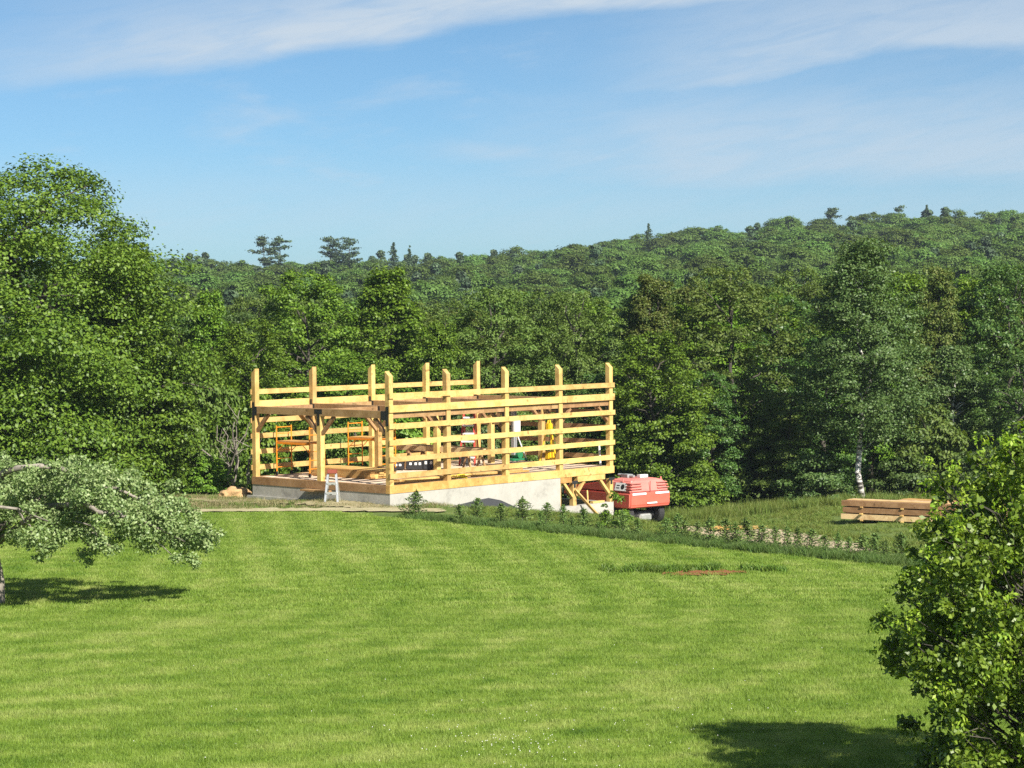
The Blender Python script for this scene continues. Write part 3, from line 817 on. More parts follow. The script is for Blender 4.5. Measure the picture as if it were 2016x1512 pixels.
# --- conifers on the ridge
def conifer(name, h, R, cb, tiers, seed, mt, pine=True):
    r = np.random.default_rng(seed); root = empty(name, (0, 0, 0)); Ps, Ns = [], []
    mb = MB(); mb.tube([(0, 0, 0), (0.1, 0, h * .5), (0, .1, h * .97)], [.28, .18, .04], 7)
    if pine:
        for i in range(tiers * 3):
            f = r.random() ** .85; z = cb + (h - cb) * f; a = r.uniform(0, 6.28)
            rr = R * (np.clip(1.25 - f, .1, 1) ** .8) * r.uniform(.25, 1.1) * (1 + .25 * math.sin(a * 2 + seed)); zt = z + rr * r.uniform(.0, .34)
            tip = np.array([math.cos(a) * rr, math.sin(a) * rr, zt]); o_ = np.array([0, 0, z]); limb(mb, o_, tip, .07, .02, r, 3, -.05, 4)
            m_ = int(34 + 56 * rr / R); t_ = r.uniform(.35, 1.08, m_); wz = .20 + .16 * r.random()
            Ps.append(o_ + (tip - o_) * t_[:, None] + r.normal(size=(m_, 3)) * np.array([.5, .5, wz * .55])); Ns.append(np.array([0, 0, .6]) + r.normal(size=(m_, 3)) * .8)
        Ps.append(np.array([0, 0, h * .97]) + r.normal(size=(26, 3)) * np.array([.35, .35, .4])); Ns.append(r.normal(size=(26, 3)))
    for i in range(0 if pine else tiers):
        f = i / (tiers - 1); z = cb + (h - cb) * f
        rr = R * (1.02 - f) ** .9 * r.uniform(.7, 1.1) + .12
        for j in range(9):
            a = 2 * PI * (j + r.random()) / 9; q_ = rr * r.uniform(.75, 1.1)
            tip = np.array([math.cos(a) * q_, math.sin(a) * q_, z - q_ * .25]); zj = r.normal() * .5 * (h - cb) / tiers; tip[2] += zj; o_ = np.array([0, 0, z + zj])
            m_ = int(14 + 30 * rr / R); t_ = r.uniform(.1, 1.05, m_)
            Ps.append(o_ + (tip - o_) * t_[:, None] + r.normal(size=(m_, 3)) * np.array([.25, .25, .22]) * (rr / R + .35)); Ns.append(np.array([0, 0, .6]) + r.normal(size=(m_, 3)) * .7)
    P, N = np.concatenate(Ps), np.concatenate(Ns)
    V, F = leaves(P, N, .62 if pine else .5, .34 if pine else .28, r)
    link('crown', np_mesh('crown', V, F), root, [mt]); mb.build('trunk', M['bark'], root, smooth=True)
    return root


for (x, y, top, R, sd, pine, lb) in (
        (-62.3, 560, 24.4, 3.5, 1, True, 'left of the two paired white pines standing clear of the far left ridge'),
        (-58.4, 562, 24.8, 3.7, 2, True, 'right of the two paired white pines standing clear of the far left ridge'),
        (-45.6, 560, 23.8, 5.2, 3, True, 'wide pine, left half of the dark clump on the ridge above the twin maples'),
        (-40.4, 555, 23.5, 5.4, 4, True, 'wide pine, right half of the dark clump on the ridge above the twin maples'),
        (-28.5, 540, 21.4, 4.4, 5, False, 'spruce with a pointed pale top on the ridge right of the pine clump'),
        (-24.4, 535, 19.8, 3.4, 6, False, 'smaller dark spruce beside the pointed spruce on the ridge'),
        (36.6, 590, 27.0, 5.4, 7, False, 'dark pointed spruce alone on the ridge above the rusty-topped tree'),
        (86.5, 600, 31.6, 3.2, 8, True, 'lone pine tip poking above the ridge left of the tall birch'),
        (104.9, 602, 32.0, 4.6, 9, True, 'dark bushy pine on the ridge right of the tall birch'),
        (113.1, 604, 32.2, 4.0, 10, False, 'slim spruce on the ridge furthest right of the conifers')):
    g = hz(x, y); o = conifer('pine_tree' if pine else 'spruce_tree', top - g, R, (top - g) * (.42 if pine else .15), 11 if pine else 15, 100 + sd, LM['pine'], pine)
    o.location = (x, y, g - .1); tag(o, lb, 'tree', 'conifers standing above the ridge')

# --- wooded hillside: nearest crowns one by one, the rest as one mass
def hill_crown(seed, h, R, k, per, leaf, con=False):
    r = np.random.default_rng(seed)
    z = r.uniform(0, 1, k) ** .7; a = r.uniform(0, 6.28, k)
    prof = np.sqrt(np.clip(1.02 - z ** 2, .05, 1)) if not con else (1.03 - z)
    rad = R * prof * (.45 + .55 * np.sqrt(r.random(k))) * (1 + .15 * np.sin(a * 3 + seed))
    C = np.c_[rad * np.cos(a), rad * np.sin(a), h * .25 + h * .72 * z]; Rc = R * r.uniform(.2, .36, k) * (1.1 - .4 * z)
    P, N = clump_leaves(C, Rc, np.full(k, per), r, flat=.62, up=.35, rnd=.42)
    if not con: d_ = P - np.array([0, 0, h * .35]); N += 1.1 * d_ / np.linalg.norm(d_, axis=1, keepdims=True)
    V, F = leaves(P, N, leaf, leaf * .7, r); return np_mesh('hill_crown', V, F)


hp = []
for y in np.arange(196, 640, 5.6):
    nx_ = int(.62 * y / 6.6)
    for i in range(nx_):
        x = (-.31 + .62 * (i + RNG.uniform(0, 1)) / nx_) * y; hp.append((x, y + RNG.uniform(-2.8, 2.8)))
hp = np.array(hp); order = np.argsort(hp[:, 1])
hp = hp[order]
vis = (np.abs(hp[:, 0]) < .235 * hp[:, 1]) & (hp[:, 1] > np.where(hp[:, 0] / hp[:, 1] > .05, 262, 330)) 
ind = np.where(vis)[0][:250]
HM = [hill_crown(200 + i, 12, 4.4 + .7 * (i % 3), 46, 170, .36) for i in range(6)]
for m__ in HM: m__.materials.append(LM['hill'])
first = True
for i in ind:
    x, y = hp[i]
    o = bpy.data.objects.new('hillside_tree', HM[int(RNG.integers(0, 6))]); COL.objects.link(o)
    o.location = (x, y, hz(x, y) - .3); o.rotation_euler = (0, 0, RNG.uniform(0, 6.28)); s_ = RNG.uniform(.75, 1.2); o.scale = (s_, s_, s_ * RNG.uniform(.88, 1.1))
    tag(o, 'round green tree crown in the canopy of the wooded hillside', 'tree', 'trees covering the wooded hillside')
rest = np.setdiff1d(np.arange(len(hp)), ind); rp2 = hp[rest]; n = len(rp2); s_ = RNG.uniform(.72, 1.22, n)
kinds = [(hill_crown(220 + i, 12, 4.6 + .8 * (i % 3), 42, 130, .42), LM['hill']) for i in range(6)] + [(hill_crown(230 + i, 14, 3.0, 34, 40, .6, True), LM['pine']) for i in range(2)]
pick = np.where(RNG.random(n) < .08, RNG.integers(6, 8, n), RNG.integers(0, 6, n))
scatter('hill_forest', kinds, np.c_[rp2, H(rp2[:, 0], rp2[:, 1]) - .3], RNG.uniform(0, 6.28, n), s_, pick, 'far green forest covering the hill up to the ridge', 'forest', sz=s_ * RNG.uniform(.85, 1.08, n))

# ------------------------------------------------------------------ old apple tree on the lawn (left)
def inside(poly, x, y):
    c = False; n = len(poly); j = n - 1
    for i in range(n):
        (a, b), (d, e) = poly[i], poly[j]
        if (b > y) != (e > y) and x < (d - a) * (y - b) / (e - b) + a: c = not c
        j = i
    return c


def apple():
    r = np.random.default_rng(61)
    ax, ay = -11.62, 49.7; g = hz(ax, ay); root = empty('apple_tree', (ax, ay, g)); root['label'] = 'old spreading apple tree with grey-green leaves on the lawn'; root['category'] = 'tree'
    # crown outline in the vertical plane through the trunk, metres from the trunk's foot
    out = [(-4.5, 1.4), (-3.4, 3.0), (-1.5, 3.4), (0.0, 3.32), (1.1, 3.32), (2.2, 3.26), (2.9, 2.86), (3.8, 2.5), (4.6, 2.2), (4.95, 1.72), (4.9, 1.2), (4.55, .95),
           (4.1, 1.1), (3.2, 1.28), (2.4, 1.18), (1.8, 1.32), (1.2, 1.22), (.6, 1.05), (.0, .95), (-1.5, .9), (-3.0, .8)]
    C = []
    while len(C) < 430:
        x, z = r.uniform(-4.5, 5), r.uniform(.7, 3.4)
        if not inside(out, x, z): continue
        dpt = 2.3 * math.sqrt(max(.08, 1 - ((x + .2) / 5.3) ** 2)); y = r.uniform(-dpt, dpt)
        # a weeping skirt: low leaves only near the rim
        if z < 1.5 and math.hypot(x * .55, y) < 1.2: continue
        C.append((x, y, z))
    C += [(4.4, -.3, 1.0), (4.5, -.1, .85), (4.2, .2, 1.05), (2.15, -.8, 1.15), (2.2, -.7, 1.0), (1.2, -1.2, 1.15)]
    C = np.array(C); Rc = r.uniform(.20, .42, len(C))
    edge = np.array([not inside(out, c[0] + .25, c[2]) or not inside(out, c[0], c[2] + .3) or not inside(out, c[0], c[2] - .3) for c in C]); Rc[edge] *= .62
    P, N = clump_leaves(C, Rc, np.maximum(40, (250 * (Rc / .3) ** 1.6).astype(int)), r, flat=.8, shell=.25, up=.45, below=.55)
    V, F = leaves(P, N, .078, .052, r, .14)
    link('crown', np_mesh('crown', V, F), root, [LM['apple']])
    mb = MB()
    mb.tube([(-.05, 0, -.1), (-.02, .02, .5), (-.1, 0, 1.1), (-.25, .1, 1.7)], [.24, .19, .17, .15], 9)
    def bough(pts, r0, r1): mb.tube(pts, [r0 + (r1 - r0) * i / (len(pts) - 1) for i in range(len(pts))], 7)
    bough([(-.15, 0, 1.3), (.1, -.3, 2.5), (.35, -.7, 3.0), (.75, -1.0, 3.12), (1.25, -1.1, 3.17), (1.7, -1.0, 3.10), (2.2, -.8, 2.8)], .10, .04)
    bough([(-.15, 0, 1.0), (-.2, -1.2, 1.9), (.0, -2.0, 2.25), (.45, -2.25, 2.4), (.95, -2.1, 2.32), (1.5, -1.6, 2.0)], .07, .02)
    bough([(-.1, 0, 1.3), (1.2, -.2, 2.2), (2.3, -1.4, 2.35), (2.65, -1.75, 2.2), (3.4, -1.2, 2.0), (4.3, -.4, 1.4)], .09, .02)
    bough([(-.2, .1, 1.5), (1.0, .8, 2.4), (2.5, 1.1, 2.5), (3.7, .6, 2.0)], .09, .02)
    bough([(-.25, .1, 1.7), (-1.4, .3, 2.6), (-2.8, .2, 2.7)], .1, .03)
    bough([(-.2, .0, 1.6), (.0, 1.0, 2.6), (.4, 1.8, 2.5)], .08, .02)
    for j in r.permutation(len(C))[:42]:
        c = C[j]; s0 = np.array([c[0] * .55, c[1] * .5, 2.0 + .2 * r.normal()]); limb(mb, s0, c, .028, .008, r, 4, .08, 4)
    mb.build('trunk', M['bark_grey'], root, smooth=True)
    return root


apple()

# ------------------------------------------------------------------ young pear tree close by (right)
def pear():
    r = np.random.default_rng(71)
    px, py = 6.75, 27.6; g = hz(px, py); root = empty('pear_tree', (px, py, g)); root['label'] = 'leafy young tree with glossy leaves and yellow shoot tips at lower right'; root['category'] = 'tree'
    out = [(-1.75, -.3), (-1.55, .35), (-1.62, .7), (-1.45, 1.05), (-1.85, 1.5), (-2.15, 1.85), (-2.0, 2.15), (-1.85, 2.4), (-1.9, 2.75), (-1.62, 3.15), (-1.45, 3.5), (-1.25, 3.95), (-.95, 4.2), (-.55, 4.35), (-.15, 4.62),
           (.3, 4.75), (1.0, 4.5), (1.7, 3.6), (2.1, 2.4), (2.0, 1.0), (1.8, -.3)]
    C = []
    while len(C) < 640:
        x, z = r.uniform(-2.4, 2.1), r.uniform(.1, 4.9)
        if not inside(out, x, z): continue
        d = 1.9 * math.sqrt(max(.05, 1 - (x / 2.5) ** 2)) * math.sqrt(max(.08, 1 - ((z - 1.9) / 3.0) ** 2)); y = r.uniform(-d, d)
        if math.hypot(x, y) < .5 and z < 2.5: continue
        C.append((x, y, z))
    C = np.array(C); Rc = r.uniform(.13, .30, len(C))
    edge = np.array([not inside(out, c[0] - .22, c[2]) or not inside(out, c[0], c[2] + .25) for c in C]); Rc[edge] *= .6
    P, N = clump_leaves(C, Rc, np.maximum(24, (150 * (Rc / .22) ** 1.6).astype(int)), r, flat=.9, shell=.2, up=.35, below=.6, out=.6)
    V, F = leaves(P, N, .082, .054, r, .12)
    link('crown', np_mesh('crown', V, F), root, [LM['bush']])
    # pale shoot tips
    tips = [(-1.2, -.5, 3.75), (-1.05, -.6, 3.55), (-.7, -.5, 4.0), (-.55, -.7, 4.15), (-.3, -.5, 4.35), (-.1, -.5, 4.55), (.05, -.4, 4.65), (-.8, -.9, 3.7), (-1.62, -.4, 2.9), (-1.55, -.6, 2.75), (-1.35, -.8, 3.3),
            (-.9, -1.1, 3.1), (-.4, -1.3, 3.4), (.0, -1.2, 3.8), (-1.3, -1.0, 2.3), (-.2, -1.6, 2.7), (-.9, -1.4, 2.0), (-.3, -1.7, 1.2), (.1, -1.2, 4.1), (-.55, -1.0, 3.85), (-1.5, -.5, 1.95), (-.6, -1.5, .7)]
    rim = [c + np.array([(c[0] + .1) * .06, -.12, .12]) for c, e_ in zip(C, edge) if (e_ and c[2] > 1.6 and r.random() < .55) or (c[1] < -.9 and c[2] > 1.0 and r.random() < .25)]
    tips = tips + [tuple(c) for c in rim]
    tp = np.array(tips) + r.normal(0, .05, (len(tips), 3)); Cy = np.repeat(tp, 2, 0) + r.normal(0, .10, (2 * len(tp), 3))
    P, N = clump_leaves(Cy, np.full(len(Cy), .12), np.full(len(Cy), 22), r, flat=1.4, shell=.1, up=.6, below=.3, rnd=.9)
    V, F = leaves(P, N, .068, .034, r, .14, droop=np.array([0, 0, .9]))
    sh = link('young_shoots', np_mesh('young_shoots', V, F), root, [LM['young']]); sh['label'] = 'yellow-green young leaves at the shoot tips'; sh['kind'] = 'stuff'
    mb = MB(); mb.tube([(.1, 0, -.3), (.12, .05, 1.0), (.05, 0, 2.4), (.0, 0, 4.1)], [.075, .065, .045, .012], 8)
    for j in np.r_[np.where(edge)[0], r.permutation(len(C))[:50]]:
        c = C[j]; z = max(.2, c[2] - .8 * math.hypot(c[0], c[1])); limb(mb, (.08, 0, z), c, .018, .005, r, 5, .04, 4)
    for p in tp: limb(mb, p * np.array([.7, .7, 1]) - np.array([0, 0, .5]), p, .009, .004, r, 3, .03, 4)
    mb.build('trunk', M['bark'], root, smooth=True)


pear()

# ------------------------------------------------------------------ young spruces in the bed
def seedling(seed, h=.9):
    r = np.random.default_rng(seed); root = empty('spruce_seedling', (0, 0, 0)); mb = MB()
    mb.tube([(0, 0, 0), (.01, 0, h * .5), (0, .01, h)], [.018, .012, .004], 5); Ps, Ns, Ts = [], [], []
    for i in range(9):
        f = i / 8; z = .10 + h * .80 * f; R = (.30 * (1 - f) ** .7 + .06) * r.uniform(.5, 1.25)
        for j in range(6):
            a = 2 * PI * (j + r.random()) / 6; d = np.array([math.cos(a), math.sin(a), .45])
            m_ = 14; t_ = r.uniform(.15, 1.05, m_)
            Ps.append(np.array([0, 0, z]) + d * R * t_[:, None] + r.normal(size=(m_, 3)) * .022); Ns.append(np.array([0, 0, .6]) + r.normal(size=(m_, 3)) * .7); Ts.append(np.tile(d * 2, (m_, 1)))
            mb.tube([(0, 0, z), tuple(np.array([0, 0, z]) + d * R)], [.006, .003], 4)
    Ps.append(np.c_[r.normal(0, .012, 12), r.normal(0, .012, 12), r.uniform(h * .85, h * 1.06, 12)]); Ns.append(r.normal(size=(12, 3))); Ts.append(np.tile([0, 0, 3.], (12, 1)))
    V, F = leaves(np.concatenate(Ps), np.concatenate(Ns), .085, .030, r, .1, droop=np.concatenate(Ts))
    link('foliage', np_mesh('foliage', V, F), root, [LM['spruce']]); mb.build('stem', M['bark'], root)
    return root


SEED = [
    (-3.27, 72.73, 1.0, 'spruce seedling at the end of the bed below the barn\'s near corner'),
    (-1.7, 70.5, .65, 'short dark seedling second along the bed from the barn\'s near corner'),
    (-1.16, 71.57, .8, 'bushy seedling just left of the dark peak on the concrete wall'),
    (-0.4, 69.22, .8, 'low seedling under the slope of the dark coating on the concrete wall'),
    (0.29, 70.28, .9, 'upright seedling before the tall concrete wall, right of its dark coating'),
    (0.85, 67.69, .75, 'seedling standing low in the bed before the end of the tall concrete wall'),
    (1.02, 69.54, .95, 'seedling before the wooden post at the end of the tall concrete wall'),
    (1.57, 68.7, .95, 'thin seedling before the middle post of the open bay'),
    (1.76, 67.36, .6, 'small seedling left of the foot of the slanting brace'),
    (2.16, 67.49, .9, 'seedling at the foot of the slanting wooden brace'),
    (2.82, 67.01, .9, 'sparse seedling before the right end of the low concrete wall'),
    (2.53, 65.78, .55, 'tiny seedling low in the grass before the low concrete wall'),
    (3.24, 65.86, 1.0, 'broad seedling at the corner between low wall and boom lift'),
    (3.63, 64.74, .75, 'seedling in front of the boom lift\'s chassis'),
]
RUN = [(4.36, 63.85), (4.78, 64.76), (4.95, 63.13), (5.32, 64.1), (5.55, 62.39), (6.02, 63.24), (6.19, 61.61), (6.62, 62.5), (6.84, 60.81), (7.3, 61.67), (7.44, 60.07), (7.86, 60.98), (7.98, 59.41),
       (8.46, 60.24), (8.61, 58.64), (9.04, 59.53), (9.18, 57.94), (9.61, 58.83), (9.67, 57.34), (10.2, 58.11)]
for i, (x, y) in enumerate(RUN): SEED.append((x, y, RNG.uniform(.6, .92), 'spruce seedling in the close-set run before the pale sand driveway'))
SP = [seedling(300 + i) for i in range(4)]
for i, (x, y, s_, lb) in enumerate(SEED):
    s_ *= 1.0 if i < 5 or i > 13 else .82
    if i < 4: o = SP[i]; o.location = (x, y, hz(x, y)); o.scale = (s_ * 1.05, s_ * 1.05, s_)
    else: o = copy_thing(SP[i % 4], (x, y, hz(x, y)), RNG.uniform(0, 6.28), (s_ * 1.05, s_ * 1.05, s_))
    o.rotation_euler.x = RNG.normal(0, .07); o.rotation_euler.y = RNG.normal(0, .07); o.scale.x *= RNG.uniform(.85, 1.35); o.scale.y = o.scale.x
    tag(o, lb, 'seedling', 'young spruces planted along the bed')
# one broad-leaved sapling among them
sap = make_tree('sapling', 1.3, .42, .1, 26, 40, .09, .6, LM['maple'], M['bark'], 77, 'bush', (.25, .4), .015, .8, 6)
sap.location = (3.05, 66.6, hz(3.05, 66.6)); tag(sap, 'light green leafy sapling between low concrete wall and boom lift', 'sapling')

# ------------------------------------------------------------------ timber-frame barn
L, W = 12.19, 7.32
TOP = 4.02
barn = empty('timber_frame_barn', (BX, BY, 0), BYAW)
tag(barn, 'unfinished post and beam barn frame of fresh yellow timber on concrete walls', 'barn')
cu, su = math.cos(BYAW), math.sin(BYAW)


def bw(u, v, z=0.0): return (BX + u * cu - v * su, BY + u * su + v * cu, z)


def bpart(name, lo, hi, m, bevel=0.0, parent=None): return MB().box(lo, hi).build(name, m, parent or barn, bevel)


c_ = M['concrete']
fw = bpart('foundation_wall', (0, 0, -3.0), (9.05, .25, -.284), c_)
bpart('foundation_wall', (0, .25, -3.0), (.25, W, -.284), c_)
bpart('foundation_wall', (.25, W - .25, -3.0), (9.05, W, -.284), c_)
bpart('foundation_wall', (8.8, .25, -3.0), (9.05, W - .25, -.284), c_)
bpart('low_wall', (9.05, 0, -3.3), (L, .25, -1.41), c_)
bpart('low_wall', (L - .25, .25, -3.3), (L, W, -1.41), c_)
bpart('low_wall', (9.05, W - .25, -3.3), (L - .25, W, -1.41), c_)
MB().prism([(2.5, -1.02), (3.5, -.90), (4.5, -.80), (5.05, -.77), (5.7, -.90), (6.6, -1.24), (7.3, -1.52), (8.2, -1.9), (8.8, -2.1), (8.8, -3.0), (2.2, -3.0)], -.006, 0.0, 1).build('waterproof_coating', M['tar'], fw)
bpart('footing_ledge', (-.07, 4.3, -1.2), (0, W + .25, -.70), c_)
bpart('footing_ledge', (-.06, 0.6, -1.3), (0, 3.2, -.715), c_)
# sills and headers
bpart('sill_beam', (-.02, -.02, -.28), (6.1, .18, 0), M['wood_orange']); bpart('sill_beam', (6.105, -.02, -.28), (L + .04, .18, 0), M['wood'])
bpart('sill_beam', (-.02, .185, -.28), (.18, W + .02, 0), M['wood_shade_brown']); bpart('sill_beam', (.185, W - .18, -.28), (L + .02, W + .02, 0), M['wood_shade_brown'])
bpart('sill_beam', (L - .18, .185, -.28), (L + .02, W - .185, 0), M['wood_shade_brown'])
bpart('header_beam', (9.06, .0, -.50), (9.72, .2, -.284), M['wood_orange']); bpart('header_beam', (10.05, .0, -.50), (L - .5, .2, -.284), M['wood'])
bpart('ledge_board', (-.36, 3.0, -.36), (-.004, 4.3, -.30), M['wood_shade_brown'])
# joists and deck planks
for i in range(15): bpart('floor_joist', (.4 + i * .8, .2, -.28), (.46 + i * .8, W - .2, -.052), M['wood_shade_brown'])
y_ = .22
for i in range(26):
    wd = .245
    if i % 2: segs = ((.2, 5.2), (5.22, L - .2))
    else: segs = ((.2, 3.6), (3.62, 8.4), (8.42, L - .2))
    for a, b in segs: bpart('floor_plank', (a, y_ + .02, -.05), (b, y_ + wd, RNG.uniform(-.012, .0)), M['wood_pale'])
    y_ += .265
# posts
UP = [.10, 2.99, 6.10, 9.12, L - .10]
for i, u in enumerate(UP):
    for v, inner in ((.10, 1), (W - .10, -1)):
        hi_, lo_ = TOP, TOP - .17
        za, zb = (lo_, hi_) if inner > 0 else (hi_, lo_)
        b = MB(); a0, a1, c0, c1 = u - .1, u + .1, v - .1 + .002, v + .1
        b.add([(a0, c0, 0), (a1, c0, 0), (a1, c1, 0), (a0, c1, 0), (a0, c0, za), (a1, c0, za), (a1, c1, zb), (a0, c1, zb)],
              [(0, 3, 2, 1), (4, 5, 6, 7), (0, 1, 5, 4), (1, 2, 6, 5), (2, 3, 7, 6), (3, 0, 4, 7)])
        b.build('post', M['wood'], barn)
    bpart('post', (u - .1, W / 2 - .1, 0), (u + .1, W / 2 + .1, 2.355), M['wood'])
    bpart('tie_beam', (u - .1, .205, 2.36), (u + .1, W - .205, 2.62), M['wood_shade_brown'])
    # knee braces of the bent
    for v0, sg in ((.205, 1), (W / 2 - .105, -1), (W / 2 + .105, 1), (W - .205, -1)):
        MB().beam((u, v0, 1.72), (u, v0 + sg * .62, 2.34), .11, .13, (1, 0, 0)).build('knee_brace', M['wood_shade_brown'], barn)
    # steel connectors
    for v in (.0, W):
        s_ = 1 if v == 0 else -1
        b = MB(); b.box((u - .108, v + s_ * .19 - .10, 2.30), (u - .102, v + s_ * .19 + .22 * (s_ > 0) + .1 * (s_ < 0), 2.62)); b.box((u - .112, v + s_ * .10 - .06, 2.10), (u - .1085, v + s_ * .1 + .06, 2.78))
        b.build('steel_bracket', M['black'], barn)
    b = MB(); b.box((u - .108, W / 2 - .20, 2.44), (u - .102, W / 2 + .20, 2.60)); b.box((u - .112, W / 2 - .06, 2.02), (u - .1085, W / 2 + .06, 2.50)); b.build('steel_bracket', M['black'], barn)
    if i:
        p_, q_ = UP[i - 1] + .105, u - .105
        bpart('summer_beam', (p_, W / 2 - .09, 2.37), (q_, W / 2 + .09, 2.60), M['wood_shade_brown'])
        for x0_, sg in ((p_, 1), (q_, -1)):
            MB().beam((x0_, W / 2, 1.72), (x0_ + sg * .62, W / 2, 2.35), .10, .12, (0, 1, 0)).build('knee_brace', M['wood_shade_brown'], barn)
        for v in (.12, W - .12):
            for x0_, sg in ((p_, 1), (q_, -1)):
                if i == 4 or v > 1: MB().beam((x0_, v, 1.78), (x0_ + sg * .55, v, 2.32), .09, .11, (0, 1, 0)).build('knee_brace', M['wood_shade_brown'], barn)
            bpart('wall_beam', (p_, v - .07, 2.36), (q_, v + .07, 2.58), M['wood_shade_brown'])
# girts on both long walls
for z, hh, k in ((3.156, .185, 'wood'), (2.697, .25, 'wood'), (2.09, .185, 'wood'), (1.505, .185, 'wood'), (.92, .185, 'wood'), (.335, .19, 'wood')):
    e = RNG.uniform(.0, .07); j = 6.1 if z != 2.697 else 9.12
    nm = 'eave_plate' if z == 2.697 else 'girt'
    bpart(nm, (-.03 + RNG.uniform(-.01, .02), -.052, z - hh / 2), (j - .004, -.001, z + hh / 2), M[k]); bpart(nm, (j + .004, -.052, z - hh / 2), (L + .03 + e, -.001, z + hh / 2), M[k])
    bpart(nm, (-.03, W + .001, z - hh / 2), (j - .004, W + .052, z + hh / 2), M[k]); bpart(nm, (j + .004, W + .001, z - hh / 2), (L + .02 + e, W + .052, z + hh / 2), M[k])
    if z < 2.5: bpart('girt', (L + .003, -.0, z - .09), (L + .05, W, z + .09), M['wood_shade_brown'])
# lower bay: posts, braces, bracket
for u in (9.9, L - .1):
    bpart('lower_post', (u - .1, .02, -1.408), (u + .1, .2, -.503), M['wood'])
bpart('lower_post', (9.06, .03, -1.408), (9.12, .2, -.503), M['wood'])
for u in (9.9, L - .1):
    bpart('lower_post', (u - .1, W - .2, -1.408), (u + .1, W - .02, -.286), M['wood_shade_brown'])
for a, b in (((9.3, -.50), (9.82, -1.05)), ((10.5, -.50), (9.98, -1.05)), ((11.45, -.50), (11.98, -1.05))):
    MB().beam((a[0], .09, a[1]), (b[0], .09, b[1]), .10, .13, (0, 1, 0)).build('knee_brace', M['wood'], barn)
MB().beam((9.85, -.05, -.80), (10.75, -.65, -2.0), .05, .14, (0, 1, 0)).build('temporary_brace', M['wood'], barn)
MB().beam((11.0, .3, -1.40), (11.2, .5, -.95), .05, .12).build('prop_board', M['wood'], barn)
bpart('prop_board', (11.0, .04, -1.405), (11.7, .2, -1.33), M['wood'])
for u in (9.9, L - .1):
    b = MB(); b.box((u - .17, -.008, -.56), (u + .17, -.002, -.45)); b.box((u - .06, .012, -.72), (u + .06, .018, -.56)); b.build('steel_bracket', M['black'], barn)


def bempty(name, u, v, z, rz=0.0): return empty(name, bw(u, v, z), BYAW + rz)


# ------------------------------------------------------------------ things on the deck
def scaffold():
    o = bempty('scaffold', 0, 0, 0)
    for y in (0.0, 1.83):
        b = MB()
        for x in (0, .74):
            b.tube([(x, y, .13), (x, y, 1.86)], .024, 6)
        for z in (.3, .62, .94, 1.26, 1.56, 1.80): b.tube([(0, y, z), (.74, y, z)], .016, 5)
        b.build('end_frame', M['orange'], o)
        for x in (0, .74):
            w_ = MB(); w_.prism([(x + .06 * math.cos(t), .062 + .06 * math.sin(t)) for t in np.linspace(0, 2 * PI, 13)[:-1]], y - .022, y + .022, 1); w_.box((x - .02, y - .03, .06), (x + .02, y + .03, .15)); w_.build('caster', M['dark'], o)
    for x in (0, .74):
        b = MB(); b.box((x - .016, .03, 1.18), (x + .016, 1.80, 1.25)); b.beam((x, .03, .9), (x, .4, 1.18), .02, .02); b.beam((x, 1.80, .9), (x, 1.43, 1.18), .02, .02); b.build('side_rail', M['orange'], o)
    MB().box((.02, .03, 1.252), (.72, 1.80, 1.30)).build('platform', M['wood_orange'], o)
    return o


s1 = scaffold(); s1.location = bw(1.0, 5.25, 0)
tag(s1, 'orange rolling scaffold in the barn\'s left bay nearest the end beam', 'scaffold', 'orange scaffolds on the barn deck')
s2 = copy_thing(s1, bw(4.35, 4.9, 0), BYAW); tag(s2, 'orange rolling scaffold further in, left of the near corner post', 'scaffold', 'orange scaffolds on the barn deck')


def board_pile(name, label, cat, loc, rz, layers, n, ln, wd, th, mats, gap=.006, jit=.08, group=None, part='board', sticker=None):
    o = empty(name, loc, rz); tag(o, label, cat, group); z = 0.0
    for k in range(layers):
        if sticker:
            for xs in sticker:
                MB().box((xs - .05, -.05 - .08 * (k % 2), z), (xs + .05, n * (wd + gap) + .05, z + .045)).build('sticker', mats[-1], o)
            z += .047
        for j in range(n):
            a = RNG.uniform(-jit, jit); y = j * (wd + gap)
            MB().box((a, y, z), (a + ln + RNG.uniform(-jit, jit), y + wd, z + th)).build(part, mats[int(RNG.integers(0, len(mats)))], o)
        z += th + .003
    return o


board_pile('board_stack', 'low stack of wide boards with an orange edge on the deck by the scaffolds', 'lumber', bw(3.0, 2.75, .004), BYAW + PI / 2, 4, 6, 3.3, .22, .075, [M['wood_orange'], M['wood']], group='lumber on the deck')
board_pile('board_stack', 'loose long boards lying along the sill by the near corner post', 'lumber', bw(.9, .38, .004), BYAW + .04, 2, 3, 3.4, .16, .06, [M['wood'], M['wood_orange']], jit=.3, group='lumber on the deck')
board_pile('board_stack', 'short boards on the deck edge right of the yellow straps', 'lumber', bw(4.6, .42, .004), BYAW + .05, 2, 3, 3.0, .16, .06, [M['wood_orange'], M['wood']], jit=.3, group='lumber on the deck')
board_pile('board_stack', 'flat boards on the deck before the red step ladder', 'lumber', bw(8.4, 2.9, .004), BYAW - .3, 2, 5, 2.2, .2, .06, [M['wood_pale'], M['wood']], jit=.12, group='lumber on the deck')


def sawhorse(label, u, v):
    o = bempty('sawhorse', u, v, 0.002); tag(o, label, 'sawhorse', 'sawhorses under the big timbers')
    MB().box((-.5, -.05, .62), (.5, .05, .72)).build('top_rail', M['wood_shade_brown'], o)
    for x in (-.4, .4):
        for y in (-1, 1): MB().beam((x, y * .25, .02), (x * .93, y * .04, .63), .06, .06).build('leg', M['wood_shade_brown'], o)
    return o


